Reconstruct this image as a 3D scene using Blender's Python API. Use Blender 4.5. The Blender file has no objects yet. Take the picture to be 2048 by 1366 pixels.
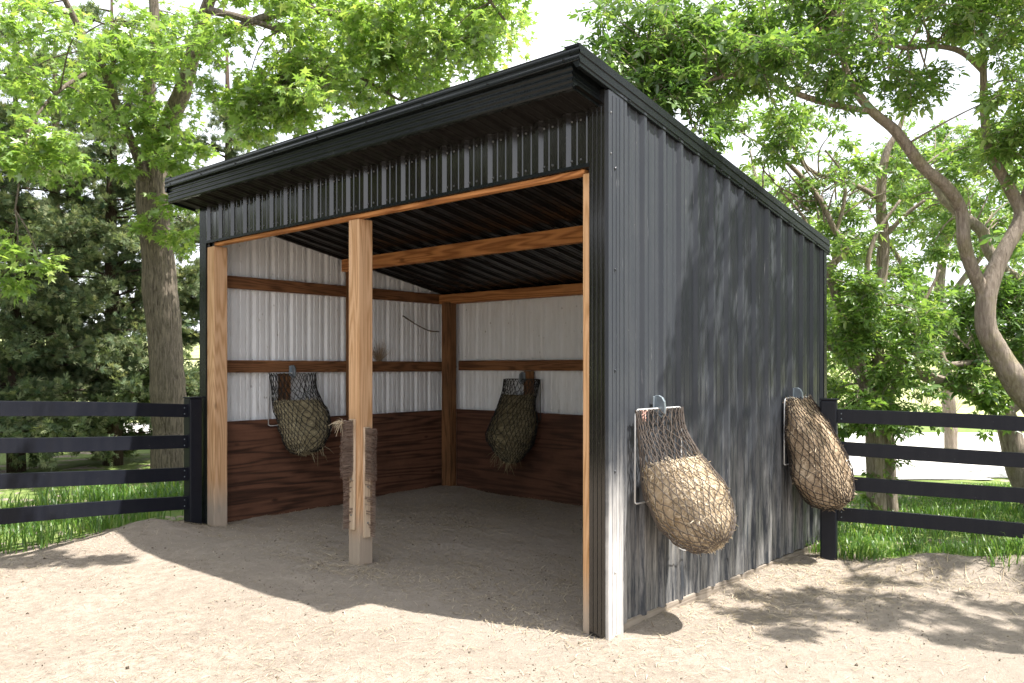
import bpy, bmesh, math, random
import numpy as np
from mathutils import Vector, Matrix
random.seed(7); RNG = np.random.default_rng(11)
S = bpy.context.scene; COL = S.collection
R = math.radians
# ------------------------------------------------------------------ camera numbers
F, HY, CH = 1655.0, 734.0, 1.66            # focal length and horizon in 2048-wide pixels, eye height
YAW, CX, CY = -0.731, 0.586, 5.07          # shed: yaw and front right corner
CS, SN = math.cos(YAW), math.sin(YAW)
def at(px, py, Y): return np.array([(px-1024)/F*Y, Y, CH-(py-HY)/F*Y])
def L2W(lx, ly, z=0): return np.array([CX+lx*CS-ly*SN, CY+lx*SN+ly*CS, z])
def W2L(x, y): dx, dy = x-CX, y-CY; return dx*CS+dy*SN, -dx*SN+dy*CS
EL = R(63)
SUNH = (0.944*CS-0.33*SN, 0.944*SN+0.33*CS)
SUN = np.array([SUNH[0]*math.cos(EL), SUNH[1]*math.cos(EL), math.sin(EL)]); SUN /= np.linalg.norm(SUN)

# ------------------------------------------------------------------ material helpers
def mat(name):
    m = bpy.data.materials.new(name); m.use_nodes = True
    n = m.node_tree.nodes; n.clear()
    out = n.new('ShaderNodeOutputMaterial')
    return m, m.node_tree, out
def nd(t, typ, **kw):
    n = t.nodes.new(typ)
    for k, v in kw.items():
        if k in n.inputs: n.inputs[k].default_value = v
        else: setattr(n, k, v)
    return n
def lk(t, a, ao, b, bi): t.links.new(a.outputs[ao], b.inputs[bi])
def coords(t, scale, kind='Object', loc=(0, 0, 0), rot=(0, 0, 0)):
    c = nd(t, 'ShaderNodeTexCoord'); mp = nd(t, 'ShaderNodeMapping')
    mp.inputs['Scale'].default_value = scale; mp.inputs['Location'].default_value = loc
    mp.inputs['Rotation'].default_value = rot
    lk(t, c, kind, mp, 'Vector'); return mp
def noise(t, vec, scale, detail=5, rough=0.6, dist=0):
    n = nd(t, 'ShaderNodeTexNoise'); n.inputs['Scale'].default_value = scale
    n.inputs['Detail'].default_value = detail; n.inputs['Roughness'].default_value = rough
    n.inputs['Distortion'].default_value = dist
    lk(t, vec, 0, n, 'Vector'); return n
def ramp(t, src, so, stops, interp='LINEAR'):
    r = nd(t, 'ShaderNodeValToRGB'); cr = r.color_ramp; cr.interpolation = interp
    while len(cr.elements) < len(stops): cr.elements.new(0.5)
    for e, (p, c) in zip(cr.elements, stops):
        e.position = p; e.color = (c[0], c[1], c[2], 1) if hasattr(c, '__len__') else (c, c, c, 1)
    lk(t, src, so, r, 'Fac'); return r
def mixc(t, fac, a, b, mode='MIX'):
    m = nd(t, 'ShaderNodeMix', data_type='RGBA', blend_type=mode)
    for s, v in ((0, fac), (6, a), (7, b)):
        if isinstance(v, tuple) and hasattr(v[0], 'outputs'): t.links.new(v[0].outputs[v[1]], m.inputs[s])
        elif isinstance(v, (int, float)) and s == 0: m.inputs[0].default_value = v
        else: m.inputs[s].default_value = (*v, 1)
    return m
def math_(t, op, a, b=0.5, clamp=False):
    m = nd(t, 'ShaderNodeMath', operation=op, use_clamp=clamp)
    for i, v in ((0, a), (1, b)):
        if isinstance(v, tuple): t.links.new(v[0].outputs[v[1]], m.inputs[i])
        else: m.inputs[i].default_value = v
    return m
def finish(t, out, col, rough=0.6, bump=None, bstr=0.3, bdist=0.01, spec=0.5, metallic=0.0):
    p = nd(t, 'ShaderNodeBsdfPrincipled')
    p.inputs['Roughness'].default_value = rough if not isinstance(rough, tuple) else 0.5
    if isinstance(rough, tuple): t.links.new(rough[0].outputs[rough[1]], p.inputs['Roughness'])
    p.inputs['Specular IOR Level'].default_value = spec; p.inputs['Metallic'].default_value = metallic
    if isinstance(col[0], (int, float)): p.inputs['Base Color'].default_value = (*col, 1)
    else: t.links.new(col[0].outputs[col[1]], p.inputs['Base Color'])
    if bump:
        b = nd(t, 'ShaderNodeBump'); b.inputs['Strength'].default_value = bstr; b.inputs['Distance'].default_value = bdist
        t.links.new(bump[0].outputs[bump[1]], b.inputs['Height']); lk(t, b, 0, p, 'Normal')
    lk(t, p, 0, out, 0); return p
M = {}
def wood(name, axis, light, dark, ring=9.0, dirt=0.0, rough=0.75, fade=None, stain=0.3):
    m, t, o = mat(name)
    sc = [1.0, 1.0, 1.0]; sc['xyz'.index(axis)] = 0.07
    mp = coords(t, tuple(sc), loc=(3.1, 1.7, 5.3))
    warp = noise(t, mp, 3.2, 3, 0.5)
    wv = math_(t, 'MULTIPLY', (warp, 'Fac'), ring*3.0)
    si = math_(t, 'SINE', (math_(t, 'MULTIPLY', (wv, 0), 6.283), 0))
    fine = noise(t, coords(t, tuple(60*s if s == 1 else 60*0.03 for s in sc)), 1.0, 4, 0.7)
    g = math_(t, 'ADD', (math_(t, 'MULTIPLY', (si, 0), 0.22), 0), (math_(t, 'MULTIPLY', (fine, 'Fac'), 0.9), 0))
    c = ramp(t, g, 0, [(0.18, dark), (0.45, tuple((a*0.65+b*0.35) for a, b in zip(light, dark))), (0.75, light)])
    kn = nd(t, 'ShaderNodeTexVoronoi'); kn.inputs['Scale'].default_value = 1.0
    k2 = [5.0, 5.0, 5.0]; k2['xyz'.index(axis)] = 2.2
    lk(t, coords(t, tuple(k2), loc=(0.3, 0.8, 0.1)), 0, kn, 'Vector')
    kr = ramp(t, kn, 'Distance', [(0.05, 1.0), (0.12, 0.0)])
    c = mixc(t, (math_(t, 'MULTIPLY', (kr, 0), 0.75), 0), (c, 0), tuple(0.45*v for v in dark))
    st = ramp(t, noise(t, coords(t, (1, 1, 1)), 2.3, 5, 0.65), 'Fac', [(0.42, 0.0), (0.75, 1.0)])
    c = mixc(t, (math_(t, 'MULTIPLY', (st, 0), stain), 0), (c, 2), tuple(0.5*v for v in dark))
    if fade:                                         # weathered grey foot of a post
        sx = nd(t, 'ShaderNodeSeparateXYZ'); lk(t, coords(t, (1, 1, 1)), 0, sx, 0)
        zz = math_(t, 'ADD', (sx, 2), (math_(t, 'MULTIPLY', (fine, 'Fac'), 0.18), 0))
        fr = ramp(t, zz, 0, [(fade[0], 1.0), (fade[1], 0.0)])
        c = mixc(t, (math_(t, 'MULTIPLY', (fr, 0), 0.8), 0), (c, 2), (0.36, 0.32, 0.27))
    finish(t, o, (c, 2), rough, (g, 0), 0.35, 0.004, 0.3)
    M[name] = m
OR_L, OR_D = (0.50, 0.285, 0.135), (0.25, 0.115, 0.042)
wood('post_wood', 'z', (0.62, 0.40, 0.235), (0.43, 0.24, 0.115), fade=(0.32, 0.62), stain=0.12)
wood('jamb_wood', 'z', (0.60, 0.37, 0.20), (0.42, 0.23, 0.10), fade=(0.2, 0.5), stain=0.15)
wood('beam_wood', 'x', (0.56, 0.25, 0.09), (0.27, 0.10, 0.03), ring=7, stain=0.3)
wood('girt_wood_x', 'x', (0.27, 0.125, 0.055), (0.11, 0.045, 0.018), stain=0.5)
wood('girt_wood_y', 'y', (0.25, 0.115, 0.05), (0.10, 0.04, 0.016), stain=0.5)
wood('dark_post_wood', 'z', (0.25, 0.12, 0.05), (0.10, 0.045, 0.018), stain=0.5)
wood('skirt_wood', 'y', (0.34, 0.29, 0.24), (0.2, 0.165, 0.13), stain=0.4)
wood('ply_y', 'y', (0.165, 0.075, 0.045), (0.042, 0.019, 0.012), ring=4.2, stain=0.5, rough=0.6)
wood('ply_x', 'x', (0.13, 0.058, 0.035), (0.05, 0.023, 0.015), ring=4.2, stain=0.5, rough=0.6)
wood('brush_wood', 'z', (0.62, 0.50, 0.37), (0.40, 0.29, 0.19), stain=0.2)

def black_metal(name, dust=0.15, scuff_glare=False, base=(0.016, 0.017, 0.020), rough=0.38, spec=0.35, bmp=0.10):
    m, t, o = mat(name)
    st = noise(t, coords(t, (14, 14, 0.8)), 1.0, 5, 0.65)
    pt = noise(t, coords(t, (1, 1, 1)), 3.0, 6, 0.7)
    d = math_(t, 'MULTIPLY', (ramp(t, st, 'Fac', [(0.35, 0.0), (0.8, 1.0)]), 0), (ramp(t, pt, 'Fac', [(0.3, 0.25), (0.7, 1.0)]), 0))
    d = math_(t, 'MULTIPLY', (d, 0), dust)
    sp = nd(t, 'ShaderNodeTexVoronoi'); sp.inputs['Scale'].default_value = 26
    lk(t, coords(t, (1, 1, 1)), 0, sp, 'Vector')
    spk = ramp(t, sp, 'Distance', [(0.05, 1.0), (0.09, 0.0)])
    spm = math_(t, 'MULTIPLY', (spk, 0), (ramp(t, pt, 'Fac', [(0.52, 0.0), (0.62, 0.35)]), 0))
    f = math_(t, 'ADD', (d, 0), (spm, 0), True)
    c = mixc(t, (f, 0), base, (0.30, 0.285, 0.27))
    if scuff_glare:
        sx = nd(t, 'ShaderNodeSeparateXYZ'); lk(t, coords(t, (1, 1, 1)), 0, sx, 0)
        sn = noise(t, coords(t, (1, 26, 1.6), loc=(2, 0.5, 0)), 1.0, 6, 0.75)
        rub = noise(t, coords(t, (1, 3.2, 1.3), loc=(0, 4.1, 1)), 1.0, 5, 0.65)
        zf = ramp(t, math_(t, 'ADD', (math_(t, 'MULTIPLY', (sx, 2), 0.55), 0), (math_(t, 'MULTIPLY', (rub, 'Fac'), -0.5), 0)), 0, [(0.02, 1.0), (0.45, 0.0)])
        k = math_(t, 'MULTIPLY', (zf, 0), (ramp(t, sn, 'Fac', [(0.42, 0.0), (0.74, 0.75)]), 0), True)  # low scuffs, with sunlit white streaks painted in among them
        c = mixc(t, (k, 0), (c, 2), (0.50, 0.48, 0.45))
        yf = ramp(t, sx, 1, [(0.10, 1.0), (0.17, 0.0)])            # rubbed corner, its sun glare painted in as chalky white
        zf2 = ramp(t, math_(t, 'ADD', (sx, 2), (math_(t, 'MULTIPLY', (rub, 'Fac'), -0.6), 0)), 0, [(0.20, 1.0), (0.75, 0.0)])
        xf = ramp(t, math_(t, 'MULTIPLY', (sx, 0), 10.0), 0, [(0.0, 0.0), (0.1, 1.0)])
        yf = math_(t, 'MULTIPLY', (yf, 0), (xf, 0))
        kk = math_(t, 'MULTIPLY', (math_(t, 'MULTIPLY', (yf, 0), (zf2, 0)), 0), (ramp(t, sn, 'Fac', [(0.25, 0.35), (0.6, 0.95)]), 0), True)
        c = mixc(t, (kk, 0), (c, 2), (0.62, 0.60, 0.58))
        scr = noise(t, coords(t, (1, 70, 3)), 1.0, 3, 0.6)
        k3 = math_(t, 'MULTIPLY', (ramp(t, scr, 'Fac', [(0.66, 0.0), (0.72, 1.0)]), 0), (ramp(t, pt, 'Fac', [(0.45, 0.0), (0.65, 0.5)]), 0))
        c = mixc(t, (k3, 0), (c, 2), (0.42, 0.42, 0.44))
    rr = math_(t, 'ADD', (math_(t, 'MULTIPLY', (pt, 'Fac'), 0.2), 0), rough-0.1)
    bn = noise(t, coords(t, (1, 1, 0.35)), 2.2, 2, 0.5)
    finish(t, o, (c, 2), (rr, 0), (bn, 'Fac'), bmp, 0.03, spec)
    M[name] = m
black_metal('black_metal', 0.10)
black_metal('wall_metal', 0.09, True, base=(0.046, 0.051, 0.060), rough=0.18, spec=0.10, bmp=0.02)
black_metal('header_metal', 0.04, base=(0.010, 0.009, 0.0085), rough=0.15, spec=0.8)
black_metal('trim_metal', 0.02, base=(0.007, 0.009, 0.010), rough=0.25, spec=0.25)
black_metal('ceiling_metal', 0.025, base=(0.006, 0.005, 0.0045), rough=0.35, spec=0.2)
black_metal('fence_paint', 0.03, base=(0.0085, 0.010, 0.016), rough=0.42, spec=0.22)

def white_metal():
    m, t, o = mat('white_metal')
    sx = nd(t, 'ShaderNodeSeparateXYZ'); lk(t, coords(t, (1, 1, 1)), 0, sx, 0)
    n1 = noise(t, coords(t, (1, 1, 1)), 2.2, 6, 0.7)
    n2 = noise(t, coords(t, (22, 22, 4)), 1.0, 5, 0.75)
    grime = math_(t, 'MULTIPLY', (ramp(t, n2, 'Fac', [(0.5, 0.0), (0.72, 1.0)]), 0), (ramp(t, n1, 'Fac', [(0.38, 0.1), (0.68, 1.0)]), 0))
    zr = ramp(t, math_(t, 'MULTIPLY', (sx, 2), 0.4), 0, [(0.40, 1.0), (0.75, 0.25)])
    g = math_(t, 'MULTIPLY', (math_(t, 'MULTIPLY', (grime, 0), (zr, 0)), 0), 0.72)
    spl = nd(t, 'ShaderNodeTexVoronoi'); spl.inputs['Scale'].default_value = 14
    lk(t, coords(t, (1, 1, 0.6)), 0, spl, 'Vector')
    sp = math_(t, 'MULTIPLY', (ramp(t, spl, 'Distance', [(0.07, 1.0), (0.13, 0.0)]), 0), (ramp(t, n1, 'Fac', [(0.5, 0.0), (0.6, 0.7)]), 0))
    g = math_(t, 'ADD', (g, 0), (sp, 0), True)
    c = mixc(t, (ramp(t, n1, 'Fac', [(0.3, 0.0), (0.8, 0.7)]), 0), (0.80, 0.82, 0.84), (0.69, 0.69, 0.68))
    c = mixc(t, (g, 0), (c, 2), (0.13, 0.085, 0.05))
    finish(t, o, (c, 2), 0.42, None)
    M['white_metal'] = m
white_metal()
def plain(name, col, rough=0.5, spec=0.5, metallic=0.0, var=0.35, sc=30):
    m, t, o = mat(name)
    n = noise(t, coords(t, (1, 1, 1)), sc, 4, 0.6)
    c = mixc(t, (n, 'Fac'), tuple(v*(1-var) for v in col), tuple(min(1, v*(1+var)) for v in col))
    finish(t, o, (c, 2), rough, (n, 'Fac'), 0.15, 0.003, spec, metallic); M[name] = m
plain('galvanised', (0.24, 0.28, 0.31), 0.42, metallic=0.55)
plain('white_wire', (0.55, 0.55, 0.55), 0.4)
plain('black_wire', (0.03, 0.03, 0.03), 0.45)
plain('pale_cord', (0.115, 0.092, 0.076), 0.8)
plain('brown_cord', (0.032, 0.023, 0.018), 0.85)
plain('black_cord', (0.018, 0.018, 0.018), 0.8)
plain('pink_twine', (0.70, 0.42, 0.34), 0.8)
plain('screw_metal', (0.16, 0.165, 0.17), 0.35, metallic=0.4)
plain('stick_bark', (0.10, 0.075, 0.05), 0.9)
plain('dark_hole', (0.006, 0.006, 0.006), 0.9)

def tinted(name, stops, transl=0.0, rough=0.7, gloss=0.0, tscale=1.0):
    """flat strips and leaves: colour by a per-piece random value kept in the 'tint' attribute"""
    m, t, o = mat(name)
    a = nd(t, 'ShaderNodeAttribute', attribute_name='tint')
    c = ramp(t, a, 'Fac', stops)
    p = nd(t, 'ShaderNodeBsdfDiffuse'); lk(t, c, 0, p, 'Color')
    last = p
    if transl:
        tr = nd(t, 'ShaderNodeBsdfTranslucent')
        tc = mixc(t, 1.0, (c, 0), (1.0*tscale, 1.0*tscale, 0.55*tscale), 'MULTIPLY'); lk(t, tc, 2, tr, 'Color')
        mx = nd(t, 'ShaderNodeMixShader'); mx.inputs[0].default_value = transl
        lk(t, p, 0, mx, 1); lk(t, tr, 0, mx, 2); last = mx
    if gloss:
        g = nd(t, 'ShaderNodeBsdfGlossy'); g.inputs['Roughness'].default_value = rough
        mx = nd(t, 'ShaderNodeMixShader'); mx.inputs[0].default_value = gloss
        lk(t, last, 0, mx, 1); lk(t, g, 0, mx, 2); last = mx
    lk(t, last, 0, o, 0); M[name] = m
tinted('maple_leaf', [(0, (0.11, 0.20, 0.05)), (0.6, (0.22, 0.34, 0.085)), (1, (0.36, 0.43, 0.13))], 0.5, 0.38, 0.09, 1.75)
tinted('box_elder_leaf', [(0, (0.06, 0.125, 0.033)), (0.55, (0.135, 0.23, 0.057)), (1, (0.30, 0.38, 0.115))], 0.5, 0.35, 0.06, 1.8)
tinted('cedar_spray', [(0, (0.06, 0.105, 0.065)), (0.5, (0.175, 0.225, 0.13)), (1, (0.40, 0.41, 0.25))], 0.35, 0.6, 0.0, 1.4)
tinted('grass_blade', [(0, (0.055, 0.13, 0.025)), (0.6, (0.11, 0.22, 0.04)), (0.9, (0.22, 0.30, 0.07)), (1, (0.42, 0.36, 0.18))], 0.4, 0.4, 0.05, 1.6)
tinted('straw', [(0, (0.24, 0.165, 0.085)), (0.4, (0.45, 0.355, 0.245)), (1, (0.74, 0.65, 0.51))], 0.15)
tinted('old_straw', [(0, (0.13, 0.108, 0.063)), (0.5, (0.37, 0.315, 0.195)), (1, (0.66, 0.59, 0.40))], 0.15)
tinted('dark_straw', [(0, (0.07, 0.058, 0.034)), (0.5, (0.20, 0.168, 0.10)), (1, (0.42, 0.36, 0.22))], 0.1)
tinted('brown_straw', [(0, (0.20, 0.14, 0.09)), (0.5, (0.46, 0.35, 0.24)), (1, (0.74, 0.62, 0.46))], 0.1)
tinted('litter_straw', [(0, (0.16, 0.115, 0.07)), (0.45, (0.38, 0.31, 0.205)), (1, (0.72, 0.62, 0.45))], 0.0)
tinted('clod', [(0, (0.05, 0.04, 0.03)), (0.6, (0.17, 0.14, 0.11)), (1, (0.42, 0.37, 0.31))], 0.0)
tinted('bristle', [(0, (0.11, 0.075, 0.055)), (0.5, (0.25, 0.18, 0.145)), (1, (0.44, 0.34, 0.28))], 0.0)

def bark(name, light, dark, sc=1.0, moss=0.0, bs=0.6):
    m, t, o = mat(name)
    v = noise(t, coords(t, (16*sc, 16*sc, 2.0*sc)), 1.0, 6, 0.7, 0.6)
    b = noise(t, coords(t, (1, 1, 1)), 3.0, 5, 0.6)
    c = ramp(t, v, 'Fac', [(0.33, dark), (0.62, light)])
    c = mixc(t, (ramp(t, b, 'Fac', [(0.4, 0.0), (0.75, 0.6)]), 0), (c, 0), tuple(0.6*x for x in light))
    if moss:
        c = mixc(t, (math_(t, 'MULTIPLY', (ramp(t, noise(t, coords(t, (1, 1, 1), loc=(4, 2, 1)), 5.0, 6, 0.7), 'Fac', [(0.48, 0.0), (0.6, 1.0)]), 0), moss), 0), (c, 2), (0.26, 0.24, 0.08))
    finish(t, o, (c, 2), 0.9, (v, 'Fac'), bs, 0.03, 0.2); M[name] = m
bark('maple_bark', (0.27, 0.225, 0.175), (0.035, 0.027, 0.02), 3.0, 0.0, 1.0)
bark('elder_bark', (0.42, 0.35, 0.29), (0.16, 0.125, 0.10), 2.6, 0.3, 1.0)
bark('cedar_bark', (0.10, 0.07, 0.05), (0.03, 0.022, 0.017), 2.0)

def ground_mat():
    m, t, o = mat('dirt')
    n1 = noise(t, coords(t, (1, 1, 1)), 0.9, 6, 0.62)
    n2 = noise(t, coords(t, (1, 1, 1)), 11.0, 7, 0.72)
    n3 = noise(t, coords(t, (1, 1, 1)), 62.0, 5, 0.8)
    c = ramp(t, n1, 'Fac', [(0.3, (0.29, 0.242, 0.197)), (0.55, (0.385, 0.325, 0.265)), (0.75, (0.43, 0.365, 0.30))])
    c = mixc(t, (ramp(t, n2, 'Fac', [(0.38, 0.7), (0.60, 0.0)]), 0), (c, 0), (0.22, 0.18, 0.145))
    c = mixc(t, (ramp(t, n3, 'Fac', [(0.54, 0.0), (0.66, 0.6)]), 0), (c, 2), (0.52, 0.45, 0.36))
    c = mixc(t, (ramp(t, n3, 'Fac', [(0.34, 0.8), (0.44, 0.0)]), 0), (c, 2), (0.13, 0.105, 0.08))
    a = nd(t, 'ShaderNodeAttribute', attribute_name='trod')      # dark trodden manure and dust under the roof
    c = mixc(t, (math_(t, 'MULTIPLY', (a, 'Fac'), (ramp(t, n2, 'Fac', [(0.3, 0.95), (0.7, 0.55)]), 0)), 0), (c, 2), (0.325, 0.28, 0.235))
    h = math_(t, 'ADD', (math_(t, 'MULTIPLY', (n2, 'Fac'), 0.8), 0), (math_(t, 'MULTIPLY', (n3, 'Fac'), 0.35), 0))
    finish(t, o, (c, 2), 0.95, (h, 0), 0.9, 0.035, 0.15); M['dirt'] = m
ground_mat()
def turf(name, a, b, sc=3.0):
    m, t, o = mat(name)
    n = noise(t, coords(t, (1, 1, 1)), sc, 6, 0.7); n2 = noise(t, coords(t, (1, 1, 1)), 0.08, 4, 0.6)
    f = math_(t, 'ADD', (math_(t, 'MULTIPLY', (n, 'Fac'), 0.6), 0), (math_(t, 'MULTIPLY', (n2, 'Fac'), 0.4), 0))
    c = ramp(t, f, 0, [(0.35, a), (0.65, b)])
    finish(t, o, (c, 0), 0.95, (n, 'Fac'), 0.5, 0.05, 0.1); M[name] = m
turf('turf', (0.10, 0.17, 0.04), (0.24, 0.28, 0.10), 4.0)
turf('pasture', (0.27, 0.33, 0.12), (0.47, 0.46, 0.24), 0.6)
turf('gravel', (0.58, 0.55, 0.51), (0.74, 0.71, 0.67), 9.0)

# ------------------------------------------------------------------ mesh helpers
def setup(o, parent):
    COL.objects.link(o)
    if parent is not None: o.parent = parent
    return o
class MB:
    def __init__(s): s.v = []; s.f = []; s.m = []
    def add(s, vs, fs, mi=0):
        b = len(s.v); s.v += [tuple(map(float, p)) for p in vs]
        s.f += [tuple(b+i for i in f) for f in fs]; s.m += [mi]*len(fs)
    def box(s, x0, x1, y0, y1, z0, z1, mi=0):
        s.add([(x0,y0,z0),(x1,y0,z0),(x1,y1,z0),(x0,y1,z0),(x0,y0,z1),(x1,y0,z1),(x1,y1,z1),(x0,y1,z1)],
              [(0,3,2,1),(4,5,6,7),(0,1,5,4),(1,2,6,5),(2,3,7,6),(3,0,4,7)], mi)
    def hexa(s, p, mi=0):
        s.add(p, [(0,3,2,1),(4,5,6,7),(0,1,5,4),(1,2,6,5),(2,3,7,6),(3,0,4,7)], mi)
    def tube(s, pts, rad, n=6, mi=0, cap=True, wob=0.0):
        pts = [Vector(p) for p in pts]; N = len(pts)
        if not hasattr(rad, '__len__'): rad = [rad]*N
        up = None; rings = []
        for i, p in enumerate(pts):
            d = (pts[min(i+1, N-1)]-pts[max(i-1, 0)])
            if d.length < 1e-9: d = Vector((0, 0, 1))
            d.normalize()
            if up is None:
                up = d.cross(Vector((0.31, 0.77, 0.21))); up.normalize()
            up = up-d*up.dot(d)
            if up.length < 1e-6: up = d.orthogonal()
            up.normalize(); w = d.cross(up)
            rings.append([p+(up*math.cos(2*math.pi*k/n)+w*math.sin(2*math.pi*k/n))*rad[i]*(1+wob*random.uniform(-1, 1)) for k in range(n)])
        vs = [q for r in rings for q in r]; fs = []
        for i in range(N-1):
            for k in range(n):
                fs.append((i*n+k, i*n+(k+1) % n, (i+1)*n+(k+1) % n, (i+1)*n+k))
        if cap: fs += [tuple(range(n-1, -1, -1)), tuple((N-1)*n+k for k in range(n))]
        s.add(vs, fs, mi)
    def build(s, name, mats, parent=None, smooth=False, bevel=0.0):
        me = bpy.data.meshes.new(name); me.from_pydata(s.v, [], s.f)
        for m in (mats if isinstance(mats, (list, tuple)) else [mats]): me.materials.append(M[m])
        me.polygons.foreach_set('material_index', s.m)
        if smooth: me.polygons.foreach_set('use_smooth', [True]*len(s.f))
        me.update()
        o = setup(bpy.data.objects.new(name, me), parent)
        if bevel:
            b = o.modifiers.new('bevel', 'BEVEL'); b.width = bevel; b.segments = 2; b.limit_method = 'ANGLE'
        return o
def fast(name, V, Fc, tint, m, parent=None, smooth=False):
    """numpy mesh: V (n,3), Fc (k,3|4), tint per vertex"""
    me = bpy.data.meshes.new(name); V = np.asarray(V, np.float32); Fc = np.asarray(Fc, np.int32)
    me.vertices.add(len(V)); me.vertices.foreach_set('co', V.ravel())
    k = Fc.shape[1]; me.loops.add(Fc.size); me.loops.foreach_set('vertex_index', Fc.ravel())
    me.polygons.add(len(Fc)); me.polygons.foreach_set('loop_start', np.arange(0, Fc.size, k, dtype=np.int32))
    me.update(calc_edges=True)
    if smooth: me.polygons.foreach_set('use_smooth', np.ones(len(Fc), bool))
    if tint is not None:
        a = me.attributes.new('tint', 'FLOAT', 'POINT'); a.data.foreach_set('value', np.asarray(tint, np.float32))
    me.materials.append(M[m]); me.validate()
    return setup(bpy.data.objects.new(name, me), parent)
def instances(T, TF, pos, X, Y, Z, scale, tint):
    """template verts T (k,3), faces TF, placed n times with axes X,Y,Z (n,3)"""
    n, k = len(pos), len(T)
    V = (T[None, :, 0, None]*X[:, None]+T[None, :, 1, None]*Y[:, None]+T[None, :, 2, None]*Z[:, None])*scale[:, None, None]+pos[:, None]
    Fc = (TF[None]+(np.arange(n)*k)[:, None, None]).reshape(-1, TF.shape[1])
    return V.reshape(-1, 3), Fc, np.repeat(tint, k)
def unit(a): return a/np.maximum(np.linalg.norm(a, axis=-1, keepdims=True), 1e-9)
def frames(D, N):
    """axes with Y along D and Z near N"""
    Y = unit(D); Xv = unit(np.cross(Y, N)); Zv = np.cross(Xv, Y); return Xv, Y, Zv
def empty(name, loc, label=None, cat=None, group=None, rz=0.0):
    o = bpy.data.objects.new(name, None); COL.objects.link(o); o.location = loc; o.rotation_euler = (0, 0, rz)
    o.empty_display_size = 0.2; tag(o, label, cat, group); return o
def tag(o, label=None, cat=None, group=None, kind=None):
    if label: o['label'] = label
    if cat: o['category'] = cat
    if group: o['group'] = group
    if kind: o['kind'] = kind
    return o
def sines(P, seed, fr, n=9):
    r = np.random.default_rng(seed); out = np.zeros(P.shape[:-1])
    for i in range(n):
        k = r.normal(size=3)*fr*(1+0.35*i); out += np.sin(P@k+r.uniform(0, 6.28))/(1+0.5*i)
    return out/2.2

# ------------------------------------------------------------------ ground
def gz(x, y):
    x = np.asarray(x, float); y = np.asarray(y, float)
    dx, dy = x-CX, y-CY; lx = dx*CS+dy*SN; ly = -dx*SN+dy*CS
    def g(cx, cy, sx, sy, h): return h*np.exp(-((lx-cx)/sx)**2-((ly-cy)/sy)**2)
    z = 0.065/(1+np.exp((lx+1.3)*3.0))*1/(1+np.exp(-(ly+0.8)*4.0))
    z = z*(1/(1+np.exp((np.hypot(x, y-6)-16)*0.5)))
    z += 0.15*np.exp(-((x+3.46)/0.42)**2-((y-7.93)/0.30)**2)+0.05*np.exp(-((x+3.85)/0.5)**2-((y-7.55)/0.2)**2)+g(-6.9, -0.7, 0.9, 0.5, 0.09)
    z += g(-4.6, 3.1, 0.5, 0.5, 0.06)+g(-2.6, 3.3, 1.6, 0.35, 0.04)+g(-4.9, 2.4, 0.3, 0.5, 0.04)
    for sf, hf, wf in ((0.62, 0.12, 0.32), (1.25, 0.16, 0.42), (1.95, 0.19, 0.5), (2.8, 0.15, 0.5), (3.6, 0.12, 0.6)):
        ux, uy = x-(2.79+0.897*sf-0.442*-0.12), y-(7.10-0.442*sf+0.897*-0.12)
        z += hf*np.exp(-((ux*0.897-uy*0.442)/wf)**2-((ux*0.442+uy*0.897)/(0.27+0.05*np.sin(sf*5)))**2)
    z += g(0.05, 0.4, 0.12, 0.4, 0.03)+g(0.1, 2.2, 0.2, 0.7, 0.03)
    P = np.stack([x, y, 0*x], -1); near = 1/(1+np.exp((np.hypot(x, y-5)-14)*0.4))
    z += near*(0.013*sines(P, 3, 1.6)+0.008*sines(P, 5, 6.0)+0.006*sines(P, 8, 17.0))
    hill = np.clip((y-45)/130, 0, 1)**1.2*8.0+np.clip((y-45)/130, 0, 1)*1.2*np.sin(x*0.03)
    return z+hill
def sheet(name, xs, ys, m, lift=0.0, mask=None, kind='structure', trod=False):
    Xg, Yg = np.meshgrid(xs, ys, indexing='ij'); Z = gz(Xg, Yg)+lift
    V = np.stack([Xg, Yg, Z], -1).reshape(-1, 3); ny = len(ys)
    i, j = np.meshgrid(np.arange(len(xs)-1), np.arange(ny-1), indexing='ij'); b = (i*ny+j).ravel()
    Fc = np.stack([b, b+ny, b+ny+1, b+1], -1)
    if mask is not None:
        c = V[Fc].mean(1); Fc = Fc[mask(c[:, 0], c[:, 1])]
        u, inv = np.unique(Fc, return_inverse=True); V = V[u]; Fc = inv.reshape(-1, 4)
    o = fast(name, V, Fc, None, m, None, True)
    if trod:
        lx, ly = W2L(V[:, 0], V[:, 1])
        sg = lambda q: 1/(1+np.exp(-q))
        w = sines(V, 21, 2.5)*0.25
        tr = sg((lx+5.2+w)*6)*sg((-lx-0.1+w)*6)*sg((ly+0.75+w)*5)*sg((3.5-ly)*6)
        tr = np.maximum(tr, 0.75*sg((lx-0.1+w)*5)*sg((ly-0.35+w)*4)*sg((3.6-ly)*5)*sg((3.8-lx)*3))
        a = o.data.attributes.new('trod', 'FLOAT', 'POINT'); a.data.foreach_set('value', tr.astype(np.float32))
    return tag(o, kind=kind)
def span(a, b, s0, grow, lo, hi):
    c = list(np.arange(a, b+1e-6, s0)); s = s0
    while c[-1] < hi: s *= grow; c.append(c[-1]+s)
    s = s0
    while c[0] > lo: s *= grow; c.insert(0, c[0]-s)
    return np.array(c)
sheet('ground', span(-6.5, 6.5, 0.05, 1.12, -900, 900), span(2.2, 10.5, 0.05, 1.12, -60, 1500), 'dirt', trod=True)
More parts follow.
